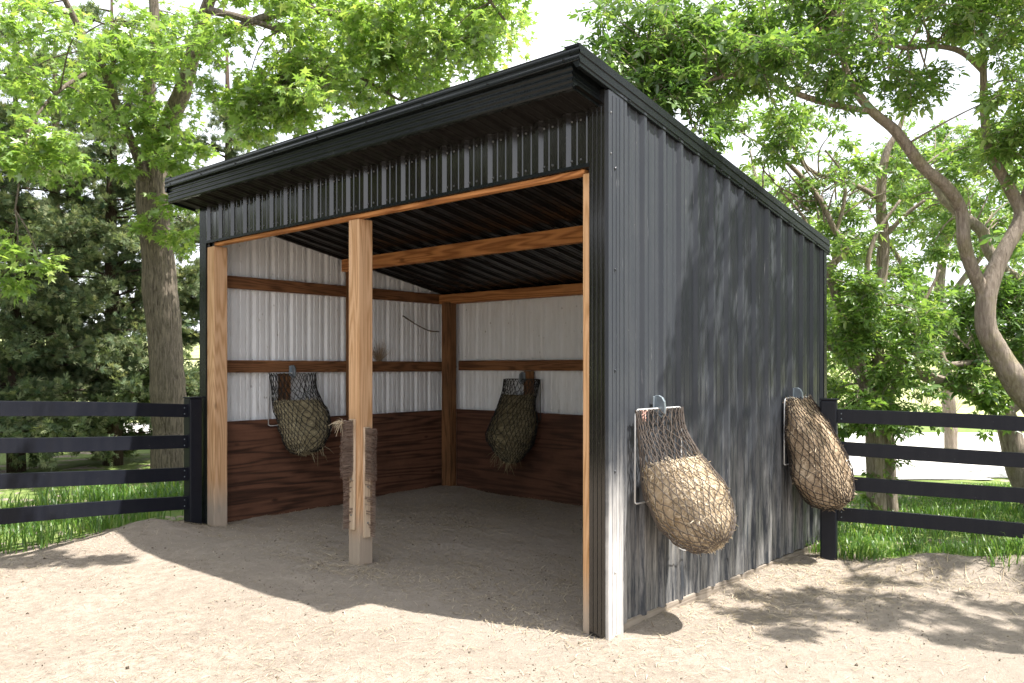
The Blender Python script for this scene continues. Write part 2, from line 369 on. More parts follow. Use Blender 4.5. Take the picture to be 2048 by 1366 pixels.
# fence lines in world xy
LF0, LFD = np.array([-3.20, 8.30]), unit(np.array([-1.18, -1.37]))
RF0, RFD = np.array([2.72, 7.10]), unit(np.array([1.26, -0.62]))
LFN = np.array([LFD[1], -LFD[0]]); LFN = LFN if LFN[0] < 0 else -LFN            # away from the yard
RFN = np.array([-RFD[1], RFD[0]]); RFN = RFN if RFN[1] > 0 else -RFN
def beyond(x, y, ragged=0.12):
    w = ragged*np.sin(x*3.1+1.3*np.sin(y*2.3))+ragged*0.6*np.sin(y*7.3+x*4)
    dl = (x-LF0[0])*LFN[0]+(y-LF0[1])*LFN[1]; dr = (x-RF0[0])*RFN[0]+(y-RF0[1])*RFN[1]
    lx, ly = W2L(x, y)
    left = (dl > 0.30+w*1.5) & (lx < -5.3); right = (dr > 0.12+w) & ((lx > 0.2) | (ly > 3.5))
    return left | right | (ly > 3.6)
sheet('lawn', np.arange(-30, 40, 0.2), np.arange(2, 48, 0.2), 'turf', 0.004,
      lambda x, y: beyond(x, y))
road_near = lambda x: 11.6+0.08*(x-5)
sheet('gravel_drive', np.arange(-30, 60, 0.5), np.arange(8, 24, 0.25), 'gravel', 0.022,
      lambda x, y: (x > -2) & (y > 12.0+0.03*x+0.15*np.sin(x*1.7)) & (y < 19.5+0.1*x+0.3*np.sin(x*0.9)))
sheet('farm_lane', np.arange(-60, -1, 0.6), np.arange(18, 36, 0.5), 'gravel', 0.022,
      lambda x, y: (y > 19.5-0.06*x+0.3*np.sin(x)) & (y < 31+0.3*np.sin(x*0.7)))
sheet('pasture', np.arange(-260, 300, 5.0), np.arange(24, 420, 4.0), 'pasture', 0.05)

# ------------------------------------------------------------------ the shed
shed = empty('horse_shed', (CX, CY, 0), 'black corrugated steel horse shelter, open-fronted on timber posts, white inside', 'shed', rz=YAW)
D, W, SL = 3.40, 5.0, 0.188
PITCH = 0.2286
def ribs(s0, s1, start):
    pts = [(s0, 0.0)]; c = start
    while c < s1+0.1:
        for off, h in ((-0.036, 0), (-0.014, 0.025), (0.014, 0.025), (0.036, 0), (0.0642, 0), (0.0702, 0.005), (0.0822, 0.005), (0.0882, 0), (0.1404, 0), (0.1464, 0.005), (0.1584, 0.005), (0.1644, 0)):
            if s0 < c+off < s1: pts.append((c+off, h))
        c += PITCH
    pts.append((s1, 0.0)); return pts
def panel(name, prof, fmap, z0, z1, mats, extra=None, inner=0.004, n=1):
    mb = MB()
    for side, mi in ((0.0, 0), (-inner, 1)):
        vs = []
        for s, h in prof:
            for k in range(n+1):
                a, b = z0(s), z1(s); vs.append(fmap(s, h+side, a+(b-a)*k/n))
        fs = []
        for i in range(len(prof)-1):
            for k in range(n):
                q = (i*(n+1)+k, (i+1)*(n+1)+k, (i+1)*(n+1)+k+1, i*(n+1)+k+1)
                fs.append(q)
        mb.add(vs, fs, mi if len(mats) > 1 else 0)
    if extra: extra(mb)
    return mb.build(name, mats, shed)
def screw(mb, p, nrm, r=0.0065, mi=0):
    p, nv = Vector(p), Vector(nrm); a = nv.orthogonal().normalized(); b = nv.cross(a)
    ring = lambda rr, h: [p+nv*h+(a*math.cos(k*math.pi/3)+b*math.sin(k*math.pi/3))*rr for k in range(6)]
    mb.add(ring(r*1.5, 0.001)+ring(r*1.3, 0.003)+ring(r*0.8, 0.008), [tuple(j*6+k for j, k in ((0, k), (0, (k+1) % 6), (1, (k+1) % 6), (1, k))) for k in range(6)]
           + [tuple(j*6+k for j, k in ((1, k), (1, (k+1) % 6), (2, (k+1) % 6), (2, k))) for k in range(6)]+[(12, 13, 14, 15, 16, 17)], mi)
def wall_screws(mb):
    c = 0.13
    while c < D-0.05:
        for z in (0.95, 1.68, 2.50, 3.28-SL*c):
            screw(mb, (0.001, c+0.045, z-0.0*c), (1, 0, 0), mi=2)
        c += PITCH
# right-hand outer wall, hole near its foot left dark
def wall_extra(mb):
    wall_screws(mb)
    mb.add([(0.0215, 1.500, 0.235), (0.0215, 1.535, 0.228), (0.0215, 1.522, 0.195)], [(0, 1, 2)], 3)
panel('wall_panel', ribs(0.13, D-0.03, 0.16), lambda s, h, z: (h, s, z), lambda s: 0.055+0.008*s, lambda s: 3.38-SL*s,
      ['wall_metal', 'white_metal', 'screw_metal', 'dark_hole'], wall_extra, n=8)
panel('wall_panel', ribs(0.0, D, 0.10), lambda s, h, z: (-W-h, s, z), lambda s: 0.05, lambda s: 3.38-SL*s, ['black_metal', 'white_metal'])
panel('wall_panel', ribs(-W, 0, -W+0.12), lambda s, h, z: (s, D-h*-1, z), lambda s: 0.05, lambda s: 3.38-SL*D, ['black_metal', 'white_metal'])
def hdr_screws(mb):
    c = -W+0.11
    while c < -0.05:
        for z in (2.965, 3.215):
            for dx in (0.045, 0.115):
                screw(mb, (c+dx, -0.001, z), (0, -1, 0), 0.0055, 2)
        c += PITCH
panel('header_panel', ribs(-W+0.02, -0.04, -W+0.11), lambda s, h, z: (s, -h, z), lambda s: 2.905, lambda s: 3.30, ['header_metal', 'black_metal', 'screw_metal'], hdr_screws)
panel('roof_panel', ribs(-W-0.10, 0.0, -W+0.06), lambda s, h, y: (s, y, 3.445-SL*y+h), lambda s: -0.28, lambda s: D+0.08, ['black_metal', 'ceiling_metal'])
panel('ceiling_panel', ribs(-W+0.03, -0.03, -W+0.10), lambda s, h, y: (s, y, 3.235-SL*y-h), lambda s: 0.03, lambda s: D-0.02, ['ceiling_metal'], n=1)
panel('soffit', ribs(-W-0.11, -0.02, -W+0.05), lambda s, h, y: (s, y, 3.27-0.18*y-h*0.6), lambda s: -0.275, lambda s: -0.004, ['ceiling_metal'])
# fascia: stepped box with lengthwise grooves, and the drip edge above it
def grooved(mb, x0, x1, y, z0, z1, n, d):
    """strip facing -y with n shallow lengthwise ribs"""
    vs = []; N = n*4
    for i in range(N+1):
        z = z0+(z1-z0)*i/N; off = -d if i % 4 in (1, 2) else 0.0
        vs += [(x0, y+off, z), (x1, y+off, z)]
    mb.add(vs, [(2*i, 2*i+1, 2*i+3, 2*i+2) for i in range(N)])
mb = MB(); grooved(mb, -W-0.15, -0.045, -0.290, 3.305, 3.455, 4, 0.006)
mb.box(-W-0.15, -0.045, -0.289, -0.25, 3.3045, 3.313)
mb.add([(-0.045, -0.290, 3.305), (-0.045, -0.005, 3.252), (-0.045, -0.005, 3.40), (-0.045, -0.290, 3.455)], [(0, 1, 2, 3)])
for k in range(3):
    z = 0.03+0.035*k
    mb.tube([(-0.044, -0.286, 3.305+z), (-0.044, -0.008, 3.252+z)], 0.004, 5)
mb.add([(-W-0.15, -0.290, 3.305), (-W-0.15, -0.005, 3.252), (-W-0.15, -0.005, 3.40), (-W-0.15, -0.290, 3.455)], [(3, 2, 1, 0)])
for x in np.arange(-W+0.1, -0.1, 0.62): screw(mb, (x, -0.291, 3.44), (0, -1, 0))
mb.build('fascia', 'trim_metal', shed)
mb = MB(); grooved(mb, -W-0.17, 0.024, -0.318, 3.452, 3.535, 2, 0.004)
mb.add([(-W-0.17, -0.318, 3.535), (0.024, -0.318, 3.535), (0.024, -0.1, 3.500), (-W-0.17, -0.1, 3.500)], [(0, 1, 2, 3)])
mb.add([(-W-0.17, -0.318, 3.452), (0.024, -0.318, 3.452), (0.024, -0.288, 3.450), (-W-0.17, -0.288, 3.450)], [(3, 2, 1, 0)])
mb.tube([(-W-0.17, -0.321, 3.453), (0.024, -0.321, 3.453)], 0.004, 5)
for x in np.arange(-W-0.05, 0, 0.62): screw(mb, (x, -0.321, 3.475), (0, -1, 0))
mb.build('drip_edge', 'trim_metal', shed)
def rake(x0, xs):
    mb = MB(); rows = [(3.352, 0.0), (3.375, 0.0), (3.38, 0.006), (3.395, 0.006), (3.40, 0.0), (3.43, 0.0), (3.435, 0.006), (3.45, 0.006), (3.455, 0.0), (3.49, 0.0)]
    vs = []
    for z, o in rows: vs += [(x0+xs*(0.024+o), -0.318, z+SL*0.318-(0.0 if z > 3.4 else 0.0)), (x0+xs*(0.024+o), D+0.1, z-SL*(D+0.1))]
    fs = [(2*i, 2*i+1, 2*i+3, 2*i+2) for i in range(len(rows)-1)]
    vs += [(x0-xs*0.09, -0.318, 3.492+SL*0.318), (x0-xs*0.09, D+0.1, 3.492-SL*(D+0.1)), (x0, -0.318, 3.352+SL*0.318), (x0, D+0.1, 3.352-SL*(D+0.1))]
    n = len(rows)*2; fs += [(n-2, n-1, n+1, n), (0, 1, n+3, n+2), (1, n-1, n+1, n+3), (0, n+2, n, n-2)]
    mb.add(vs, fs)
    mb.tube([(x0+xs*0.027, -0.318, 3.354+SL*0.318), (x0+xs*0.027, D+0.1, 3.354-SL*(D+0.1))], 0.004, 5)
    for y in np.arange(0.2, D, 0.6): screw(mb, (x0+xs*0.027, y, 3.365-SL*y), (xs, 0, 0))
    return mb.build('rake_trim', 'trim_metal', shed)
rake(0.0, 1); rake(-W-0.146, -1)
# corner trims
mb = MB()
for z0, z1 in ((-0.02, 3.36),):
    mb.box(-0.122, -0.002, -0.026, 0.004, z0, z1, 1); mb.box(-0.002, 0.026, -0.026, 0.135, z0, z1-0.01)
for x in (-0.10, -0.068, -0.036): mb.box(x, x+0.010, -0.030, -0.026, 0.02, 3.26, 1)
for y in (0.012, 0.052, 0.09): mb.box(0.026, 0.0295, y, y+0.010, 0.02, 3.32)
for z in np.arange(0.4, 3.2, 0.62): screw(mb, (0.026, 0.04, z), (1, 0, 0))
mb.build('corner_trim', ['wall_metal', 'header_metal'], shed, bevel=0.003)  # paler metal painted on the sunlit side, darker on the shaded front
mb = MB(); mb.box(-W-0.028, -4.90, -0.026, 0.0, 0.02, 3.27); mb.box(-W-0.028, -W-0.001, 0.0, 0.10, 0.02, 3.34)
mb.build('corner_trim', 'trim_metal', shed)
mb = MB(); mb.box(D and -0.05, 0.026, D-0.035, D+0.026, 0.03, 2.72)
mb.build('corner_trim', 'trim_metal', shed)
mb = MB(); mb.box(-4.90, -0.12, -0.030, 0.002, 2.902, 2.926); mb.build('header_trim', 'trim_metal', shed)
# timber
def timber(name, x0, x1, y0, y1, z0, z1, m, bev=0.006):
    mb = MB(); mb.box(x0, x1, y0, y1, z0, z1); return mb.build(name, m, shed, bevel=bev)
timber('header_board', -4.76, -0.172, -0.012, 0.055, 2.868, 2.900, 'beam_wood')
timber('jamb', -0.176, -0.122, -0.020, 0.12, -0.02, 2.866, 'jamb_wood')
timber('post', -4.905, -4.765, -0.010, 0.135, -0.05, 2.866, 'post_wood')
timber('post', -2.592, -2.453, 0.0, 0.14, -0.05, 2.866, 'post_wood')
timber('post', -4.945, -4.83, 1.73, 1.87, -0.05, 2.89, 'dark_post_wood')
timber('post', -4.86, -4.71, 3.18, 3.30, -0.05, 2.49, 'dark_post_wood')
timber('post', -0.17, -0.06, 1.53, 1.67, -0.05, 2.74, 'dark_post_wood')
timber('beam', -4.93, -0.05, 3.20, 3.34, 2.475, 2.595, 'beam_wood')
timber('beam', -4.80, -0.05, 1.56, 1.64, 2.745, 2.885, 'beam_wood')
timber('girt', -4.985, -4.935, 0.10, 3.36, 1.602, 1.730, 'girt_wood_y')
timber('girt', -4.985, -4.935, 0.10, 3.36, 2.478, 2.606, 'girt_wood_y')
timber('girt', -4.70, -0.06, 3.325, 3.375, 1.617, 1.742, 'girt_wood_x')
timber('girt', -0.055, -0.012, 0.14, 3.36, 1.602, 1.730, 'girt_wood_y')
def ply(horizontal):
    mb = MB(); n = 40
    for i in range(n):
        a, b = i/n, (i+1)/n
        za, zb = 1.098+0.002*math.sin(a*9), 1.098+0.002*math.sin(b*9)
        if horizontal: x0, x1 = -4.71+4.65*a, -4.71+4.65*b; mb.hexa([(x0, 3.30, -0.05), (x1, 3.30, -0.05), (x1, 3.318, -0.05), (x0, 3.318, -0.05), (x0, 3.30, za+0.02), (x1, 3.30, zb+0.02), (x1, 3.318, zb+0.02), (x0, 3.318, za+0.02)])
        else: y0, y1 = 0.137+3.15*a, 0.137+3.15*b; mb.hexa([(-4.932, y0, -0.05), (-4.912, y0, -0.05), (-4.912, y1, -0.05), (-4.932, y1, -0.05), (-4.932, y0, za), (-4.912, y0, za), (-4.912, y1, zb), (-4.932, y1, zb)])
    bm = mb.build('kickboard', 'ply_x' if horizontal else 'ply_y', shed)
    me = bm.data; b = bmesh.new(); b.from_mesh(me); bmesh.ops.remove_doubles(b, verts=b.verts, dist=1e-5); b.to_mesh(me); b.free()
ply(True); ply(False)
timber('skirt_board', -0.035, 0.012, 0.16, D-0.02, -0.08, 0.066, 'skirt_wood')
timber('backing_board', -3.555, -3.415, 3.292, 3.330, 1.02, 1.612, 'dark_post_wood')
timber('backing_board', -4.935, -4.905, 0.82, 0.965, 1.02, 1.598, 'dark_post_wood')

# ------------------------------------------------------------------ hay nets
def catm(P, n):
    P = np.asarray(P, float); k = len(P); t = np.linspace(0, k-1, n); i = np.clip(t.astype(int), 0, k-2); f = (t-i)[:, None]
    g = lambda j: P[np.clip(j, 0, k-1)]
    a, b, c, d = g(i-1), g(i), g(i+1), g(i+2)
    return 0.5*((2*b)+(-a+c)*f+(2*a-5*b+4*c-d)*f**2+(-a+3*b-3*c+d)*f**3)
def hay_net(loc_l, rz, label, spine, fill, fw, fh, wire, cord, straw, seed, nh=30, ns=6500, loop=False, cr=0.0034, dangling=0, spread=1.0):
    """local frame: x out of the wall, y along it, z up; origin at the middle of the frame's top wire.
    spine rows: out, down, half width along the wall, half thickness, sideways drift"""
    w = L2W(loc_l[0], loc_l[1], loc_l[2])
    t = empty('hay_net', tuple(w), label, 'hay net', 'hay nets hung on the shed walls', rz=YAW+rz)
    rng = np.random.default_rng(seed)
    NV = 160; sp = catm(spine, NV)
    tan = unit(np.gradient(np.stack([sp[:, 0], -sp[:, 1]], -1), axis=0)); nrm = np.stack([-tan[:, 1], tan[:, 0]], -1)
    def Sf(u, v, off=0.0):
        u = np.asarray(u, float); v = np.asarray(v, float); x = np.clip(v, 0, 1)*(NV-1); i = np.clip(x.astype(int), 0, NV-2); f = (x-i)[..., None]
        q = sp[i]*(1-f)+sp[i+1]*f; nn = nrm[i]*(1-f)+nrm[i+1]*f
        c, s = np.cos(u), np.sin(u); e = 0.75
        yy = np.sign(c)*np.abs(c)**e*(q[..., 2]+off); tt = np.sign(s)*np.abs(s)**e*(q[..., 3]+off)
        P = np.stack([q[..., 0]+nn[..., 0]*tt, q[..., 4]+yy, -q[..., 1]+nn[..., 1]*tt], -1)
        amp = np.clip((v-fill)*5, 0, 1)*np.clip((1.02-v)*6, 0.2, 1)
        b = 0.034*sines(P, seed, 5.0)+0.010*sines(P, seed+1, 19.0)
        d = np.stack([nn[..., 0]*np.sign(s)*np.abs(s)**e, np.sign(c)*np.abs(c)**e, nn[..., 1]*np.sign(s)*np.abs(s)**e], -1)
        P = P+d*(b*amp)[..., None]
        P[..., 0] = np.maximum(P[..., 0], 0.012)
        return P
    # frame: three-sided wire loop with a bottom return
    mb = MB(); hw = fw/2
    mb.tube([(0.03, -hw, -fh), (0.033, -hw, -0.03), (0.035, -hw+0.008, -0.008), (0.035, -hw+0.03, 0), (0.035, hw-0.03, 0), (0.035, hw-0.008, -0.008), (0.033, hw, -0.03), (0.03, hw, -fh), (0.028, hw-0.02, -fh-0.012), (0.028, -hw+0.02, -fh-0.012), (0.03, -hw, -fh)], 0.0055, 7)
    mb.build('frame', wire, t, smooth=True)
    # galvanised hook plate
    mb = MB(); prof = [(0.0, -0.035), (0.0, 0.085), (0.03, 0.085), (0.055, 0.072), (0.072, 0.045), (0.076, 0.0), (0.07, -0.03), (0.05, -0.035)]
    n = len(prof)
    vs = [(0.006+x, -0.010, z) for x, z in prof]+[(0.006+x, 0.010, z) for x, z in prof]
    mb.add(vs, [tuple(range(n)), tuple(range(2*n-1, n-1, -1))]+[(i, n+i, n+(i+1) % n, (i+1) % n) for i in range(n)])
    mb.box(0.003, 0.009, -0.03, 0.03, -0.03, 0.08)
    mb.tube([(0.012, 0, -0.03), (0.05, 0, -0.055), (0.075, 0, -0.03), (0.078, 0, 0.0)], 0.008, 6)
    mb.build('hook', 'galvanised', t, bevel=0.003)
    # hay
    nu, nv = 64, 60
    v = np.linspace(fill, 1.0, nv); u = np.linspace(0, 2*np.pi, nu, endpoint=False)
    U, Vv = np.meshgrid(u, v, indexing='ij')
    P = Sf(U, Vv, -0.007); P[:, 0] = P[:, 0].mean(0)+(P[:, 0]-P[:, 0].mean(0))*0.15+np.array([0, 0, -0.0]); P[:, -1] = P[:, -1].mean(0)
    P += rng.normal(size=P.shape)*0.003
    V0 = P.transpose(1, 0, 2).reshape(-1, 3); i, j = np.meshgrid(np.arange(nv-1), np.arange(nu), indexing='ij')
    a = i*nu+j; b = i*nu+(j+1) % nu; F0 = np.stack([a, b, b+nu, a+nu], -1).reshape(-1, 4)
    tn0 = np.clip(0.38+0.25*sines(V0, seed+4, 30)+rng.normal(size=len(V0))*0.12, 0, 1)
    lump = (V0, F0, tn0)
    uu = rng.uniform(0, 2*np.pi, ns); vv = rng.uniform(fill, 0.995, ns); e = 1e-3
    p0 = Sf(uu, vv); du = unit(Sf(uu+e, vv)-p0); dv = unit(Sf(uu, np.clip(vv+e, 0, 1))-p0+1e-9); nn = unit(np.cross(du, dv)+1e-9)
    cen = Sf(uu*0, vv)*0.5+Sf(uu*0+np.pi, vv)*0.5; nn = np.where(((p0-cen)*nn).sum(-1, keepdims=True) < 0, -nn, nn)
    ang = rng.uniform(0, 6.28, ns); lift = np.where(rng.random(ns) < 0.055, rng.uniform(0.25, 0.9, ns), rng.uniform(-0.06, 0.02, ns))*spread
    dirn = unit(du*np.cos(ang)[:, None]+dv*np.sin(ang)[:, None]+nn*lift[:, None]); ln = rng.uniform(0.015, 0.055, ns); wd = rng.uniform(0.0011, 0.0026, ns)
    side = unit(np.cross(dirn, nn)); base = p0+nn*rng.uniform(-0.005, 0.004, ns)[:, None]
    bend = nn*rng.uniform(-0.012, 0.006, ns)[:, None]
    V1 = np.stack([base-side*wd[:, None], base+side*wd[:, None], base+dirn*(ln*0.5)[:, None]+side*wd[:, None], base+dirn*(ln*0.5)[:, None]-side*wd[:, None],
                   base+dirn*ln[:, None]+bend+side*wd[:, None]*0.5, base+dirn*ln[:, None]+bend-side*wd[:, None]*0.5], 1)
    V1[..., 0] = np.maximum(V1[..., 0], 0.008)
    F1 = np.array([[0, 1, 2, 3], [3, 2, 4, 5]])[None]+(np.arange(ns)*6)[:, None, None]
    tn1 = np.repeat(np.clip(rng.beta(2.2, 1.6, ns), 0, 1), 6)
    V = np.concatenate([lump[0], V1.reshape(-1, 3)]); Fc = np.concatenate([lump[1], F1.reshape(-1, 4)+len(lump[0])]); tn = np.concatenate([lump[2], tn1])
    if dangling:
        k = dangling; q0 = Sf(rng.uniform(-0.9, 0.9, k)+1.3, rng.uniform(0.72, 0.95, k)); ds = unit(rng.normal(size=(k, 3))*np.array([0.3, 0.6, 0.3])+np.array([0.4, 0, -0.7])); l2 = rng.uniform(0.06, 0.17, k)
        sd = unit(np.cross(ds, rng.normal(size=(k, 3)))); w2 = 0.0018
        V2 = np.stack([q0-sd*w2, q0+sd*w2, q0+ds*l2[:, None]*0.6+sd*w2, q0+ds*l2[:, None]*0.6-sd*w2, q0+ds*l2[:, None]+sd*w2*0.4-np.array([0, 0, 0.02]), q0+ds*l2[:, None]-sd*w2*0.4-np.array([0, 0, 0.02])], 1)
        F2 = np.array([[0, 1, 2, 3], [3, 2, 4, 5]])[None]+(np.arange(k)*6)[:, None, None]+len(V)
        V = np.concatenate([V, V2.reshape(-1, 3)]); Fc = np.concatenate([Fc, F2.reshape(-1, 4)]); tn = np.concatenate([tn, np.repeat(rng.uniform(0.5, 1, k), 6)])
    fast('hay', V, Fc, tn, straw, t)
    # net of knotted cord, two families of crossing strands
    mb = MB(); seg = 80; vs = np.linspace(0.0, 1.0, seg); wind = 2.1
    for fam in (1, -1):
        for k in range(nh):
            u = 2*np.pi*k/nh+fam*(vs*wind*1.0)+0.012*np.sin(vs*40+k)+0.008*rng.normal(size=seg)
            pts = Sf(u, vs, 0.013); mb.tube([tuple(x) for x in pts], cr, 3, cap=False)
    if loop: mb.tube([(0.05, 0.17, -1.02), (0.045, 0.21, -1.035)], 0.003, 4)
    mb.build('net', cord, t, smooth=True)
    return t
SP1 = [(0.040, 0.00, 0.270, 0.012, 0.0), (0.060, 0.14, 0.262, 0.035, 0.0), (0.105, 0.28, 0.262, 0.095, 0.0), (0.165, 0.43, 0.262, 0.155, 0.0), (0.235, 0.57, 0.255, 0.185, 0.0), (0.315, 0.69, 0.235, 0.180, 0.0), (0.40, 0.775, 0.195, 0.15, 0.0), (0.45, 0.825, 0.115, 0.09, 0.0), (0.465, 0.84, 0.012, 0.012, 0.0)]
hn1 = hay_net((0.022, 0.50, 1.39), 0.0, 'half-empty hay net with pale cords in a white frame nearest the front corner', SP1, 0.30, 0.56, 0.58, 'white_wire', 'pale_cord', 'straw', 31)
SP2 = [(0.045, 0.00, 0.235, 0.02, 0.0), (0.085, 0.12, 0.26, 0.065, 0.0), (0.145, 0.27, 0.275, 0.13, 0.0), (0.205, 0.43, 0.28, 0.18, 0.0), (0.270, 0.58, 0.275, 0.195, 0.0), (0.335, 0.71, 0.245, 0.185, 0.0), (0.40, 0.81, 0.19, 0.14, 0.0), (0.44, 0.87, 0.10, 0.08, 0.0), (0.455, 0.89, 0.01, 0.01, 0.0)]
SP2 = [(a*0.88+0.005, b, c, d, e) for a, b, c, d, e in SP2]
hn2 = hay_net((0.022, 2.70, 1.40), 0.0, 'packed full hay net with brown cords on the outer wall beside the fence post', SP2, 0.02, 0.52, 0.54, 'white_wire', 'brown_cord', 'brown_straw', 47)
SP3 = [(0.035, 0.00, 0.285, 0.012, 0.0), (0.05, 0.16, 0.27, 0.03, 0.01), (0.075, 0.30, 0.29, 0.07, 0.03), (0.115, 0.45, 0.31, 0.11, 0.05), (0.15, 0.58, 0.30, 0.135, 0.06), (0.18, 0.70, 0.26, 0.135, 0.06), (0.205, 0.80, 0.18, 0.10, 0.04), (0.22, 0.86, 0.09, 0.05, 0.03), (0.225, 0.875, 0.01, 0.01, 0.03)]
hn3 = hay_net((-4.90, 0.965, 1.595), 0.0, 'half-filled hay net with black cords on the white inner wall left of the centre post', SP3, 0.25, 0.60, 0.55, 'white_wire', 'black_cord', 'old_straw', 53, dangling=14)
SP4 = [(0.035, 0.00, 0.275, 0.012, 0.0), (0.06, 0.14, 0.26, 0.04, -0.01), (0.10, 0.28, 0.25, 0.085, -0.02), (0.155, 0.45, 0.285, 0.14, -0.02), (0.215, 0.62, 0.295, 0.165, 0.0), (0.26, 0.76, 0.27, 0.165, 0.03), (0.295, 0.88, 0.17, 0.115, 0.06), (0.32, 0.95, 0.08, 0.06, 0.06), (0.325, 0.97, 0.01, 0.01, 0.06)]
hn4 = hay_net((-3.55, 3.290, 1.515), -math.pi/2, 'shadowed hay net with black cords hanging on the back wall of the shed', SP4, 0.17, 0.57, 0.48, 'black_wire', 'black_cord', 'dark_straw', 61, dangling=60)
# pink baling twine knotted to the first frame; loose white string below
mb = MB()
for k in range(7):
    a = random.uniform(0, 6.28); r = 0.016
    mb.tube([(0.05+0.012*math.sin(a+q), 0.055-0.28+0.02*math.cos(a+1.3*q)+0.006*k, -0.005-0.011*q+0.004*math.sin(3*q+k)) for q in range(7)], 0.0035, 4)
mb.build('twine', 'pink_twine', hn1, smooth=True)
w = L2W(0.04, 0.93, 0.56)
mb = MB(); mb.tube([(0.0, 0.0, 0.03), (0.01, -0.02, 0.0), (0.0, 0.0, -0.03), (-0.005, 0.06, -0.055), (0.0, 0.16, -0.075), (0.0, 0.24, -0.095)], 0.003, 5)
o = mb.build('string', 'white_wire', None, smooth=True); o.location = tuple(L2W(0.06, 0.74, 0.47)); o.rotation_euler = (0, 0, YAW)
tag(o, 'short loose white string hooked on the black wall under the nearest hay net', 'string')

# ------------------------------------------------------------------ scratching brushes on the centre post
def brush(locl, rz, label, top, bot, worn, seed, wisp=False):
    w = L2W(*locl); t = empty('scratching_brush', tuple(w), label, 'brush', 'worn broom heads screwed to the centre post', rz=YAW+rz)
    rng = np.random.default_rng(seed)         # x out of the post face, y across it, z up from block foot
    H = top-bot; hw = 0.033
    mb = MB(); mb.box(0.001, 0.024, -hw, hw, 0, H)
    blk = mb.build('block', 'brush_wood', t, bevel=0.005)
    for z in (0.12, H*0.46, H-0.1):
        mb = MB(); screw(mb, (0.024, 0.0, z), (1, 0, 0), 0.006); mb.build('screw', 'screw_metal', blk)
    zs = np.arange(0.012, H-0.01, 0.0115); P = []; L = []
    for z in zs:
        for y in np.linspace(-hw+0.006, hw-0.006, 6):
            full = z > worn*H+0.03*math.sin(y*200+seed)
            edge = (y < -hw+0.014)*(-1 if False else 1)
            if rz == 0: edge = y > hw-0.014          # the rows furthest from the yard survive
            if not full and not edge and rng.random() > 0.05: continue
            ln = (0.085 if full else 0.062)*(1+0.08*math.sin(z*9+seed)+0.04*rng.normal())
            for _ in range(9 if full else 12): P.append((0.024, y, z)); L.append(ln*rng.uniform(0.94, 1.03))
    P = np.array(P); L = np.array(L); n = len(P)
    d = unit(np.array([1, 0, 0])+rng.normal(size=(n, 3))*np.array([0, 0.03, 0.035])+np.array([0, 0, -0.04])); sd = unit(np.cross(d, rng.normal(size=(n, 3)))); wv = 0.0011
    P = P+rng.normal(size=(n, 3))*np.array([0, 0.0025, 0.003])
    V = np.stack([P-sd*wv, P+sd*wv, P+d*L[:, None]+sd*wv*0.7, P+d*L[:, None]-sd*wv*0.7], 1).reshape(-1, 3)
    fast('bristles', V, np.arange(4*n).reshape(-1, 4), np.repeat(rng.beta(2, 2, n), 4), 'bristle', t)
    return t
b1 = brush((-2.522, -0.001, 0.335), -math.pi/2, 'worn bristle broom head on the centre post front face, straw wisp at its top', 1.235, 0.335, 0.5, 3)
b2 = brush((-2.452, 0.07, 0.27), 0.0, 'worn bristle broom head on the centre post right face, lower half rubbed bare', 1.17, 0.27, 0.55, 5)
k = 40; q0 = np.repeat(np.array([[0.0, 0.0, 0.0]]), k, 0)+RNG.normal(size=(k, 3))*0.012; ds = unit(RNG.normal(size=(k, 3))+np.array([-0.8, -0.4, -0.1])); l2 = RNG.uniform(0.03, 0.1, k); sd = unit(np.cross(ds, RNG.normal(size=(k, 3))))
V = np.stack([q0-sd*0.002, q0+sd*0.002, q0+ds*l2[:, None]*0.5+sd*0.002, q0+ds*l2[:, None]*0.5-sd*0.002, q0+ds*l2[:, None]+sd*0.001-np.array([0, 0, 0.025]), q0+ds*l2[:, None]-sd*0.001-np.array([0, 0, 0.025])], 1).reshape(-1, 3)
o = fast('straw_wisp', V, (np.array([[0, 1, 2, 3], [3, 2, 4, 5]])[None]+(np.arange(k)*6)[:, None, None]).reshape(-1, 4), np.repeat(RNG.uniform(0.4, 1, k), 6), 'straw')
o.location = tuple(L2W(-2.545, -0.105, 1.21)); tag(o, 'small pale wisp of straw caught on top of the left brush on the centre post', 'straw')
# dry weed head tucked behind the girt, and a stick above it
k = 130; ds = unit(np.stack([RNG.normal(size=k)*0.15, RNG.normal(size=k)*0.42, RNG.uniform(0.5, 1.0, k)], -1)); l2 = RNG.uniform(0.08, 0.27, k); q0 = RNG.normal(size=(k, 3))*np.array([0.006, 0.02, 0.01]); sd = unit(np.cross(ds, RNG.normal(size=(k, 3))))
V = np.stack([q0-sd*0.0022, q0+sd*0.0022, q0+ds*l2[:, None]+sd*0.001, q0+ds*l2[:, None]-sd*0.001], 1).reshape(-1, 3)
o = fast('dried_weed', V, np.arange(4*k).reshape(-1, 4), np.repeat(RNG.uniform(0, 0.55, k), 4), 'brown_straw')
o.location = tuple(L2W(-4.955, 2.23, 1.73)); o.rotation_euler = (0, 0, YAW)
tag(o, 'dried brown weed head standing on the lower girt against the white left wall', 'dried plant')
mb = MB(); mb.tube([tuple(p) for p in catm([(0, 0, 0), (0.0, 0.2, -0.09), (0.01, 0.42, -0.17), (0.0, 0.62, -0.18)], 14)], 0.007, 6, wob=0.1)
o = mb.build('stick', 'stick_bark', None, smooth=True); o.location = tuple(L2W(-4.97, 2.62, 2.30)); o.rotation_euler = (0, 0, YAW)
tag(o, 'thin bent twig stuck to the white left wall near the back corner', 'stick')

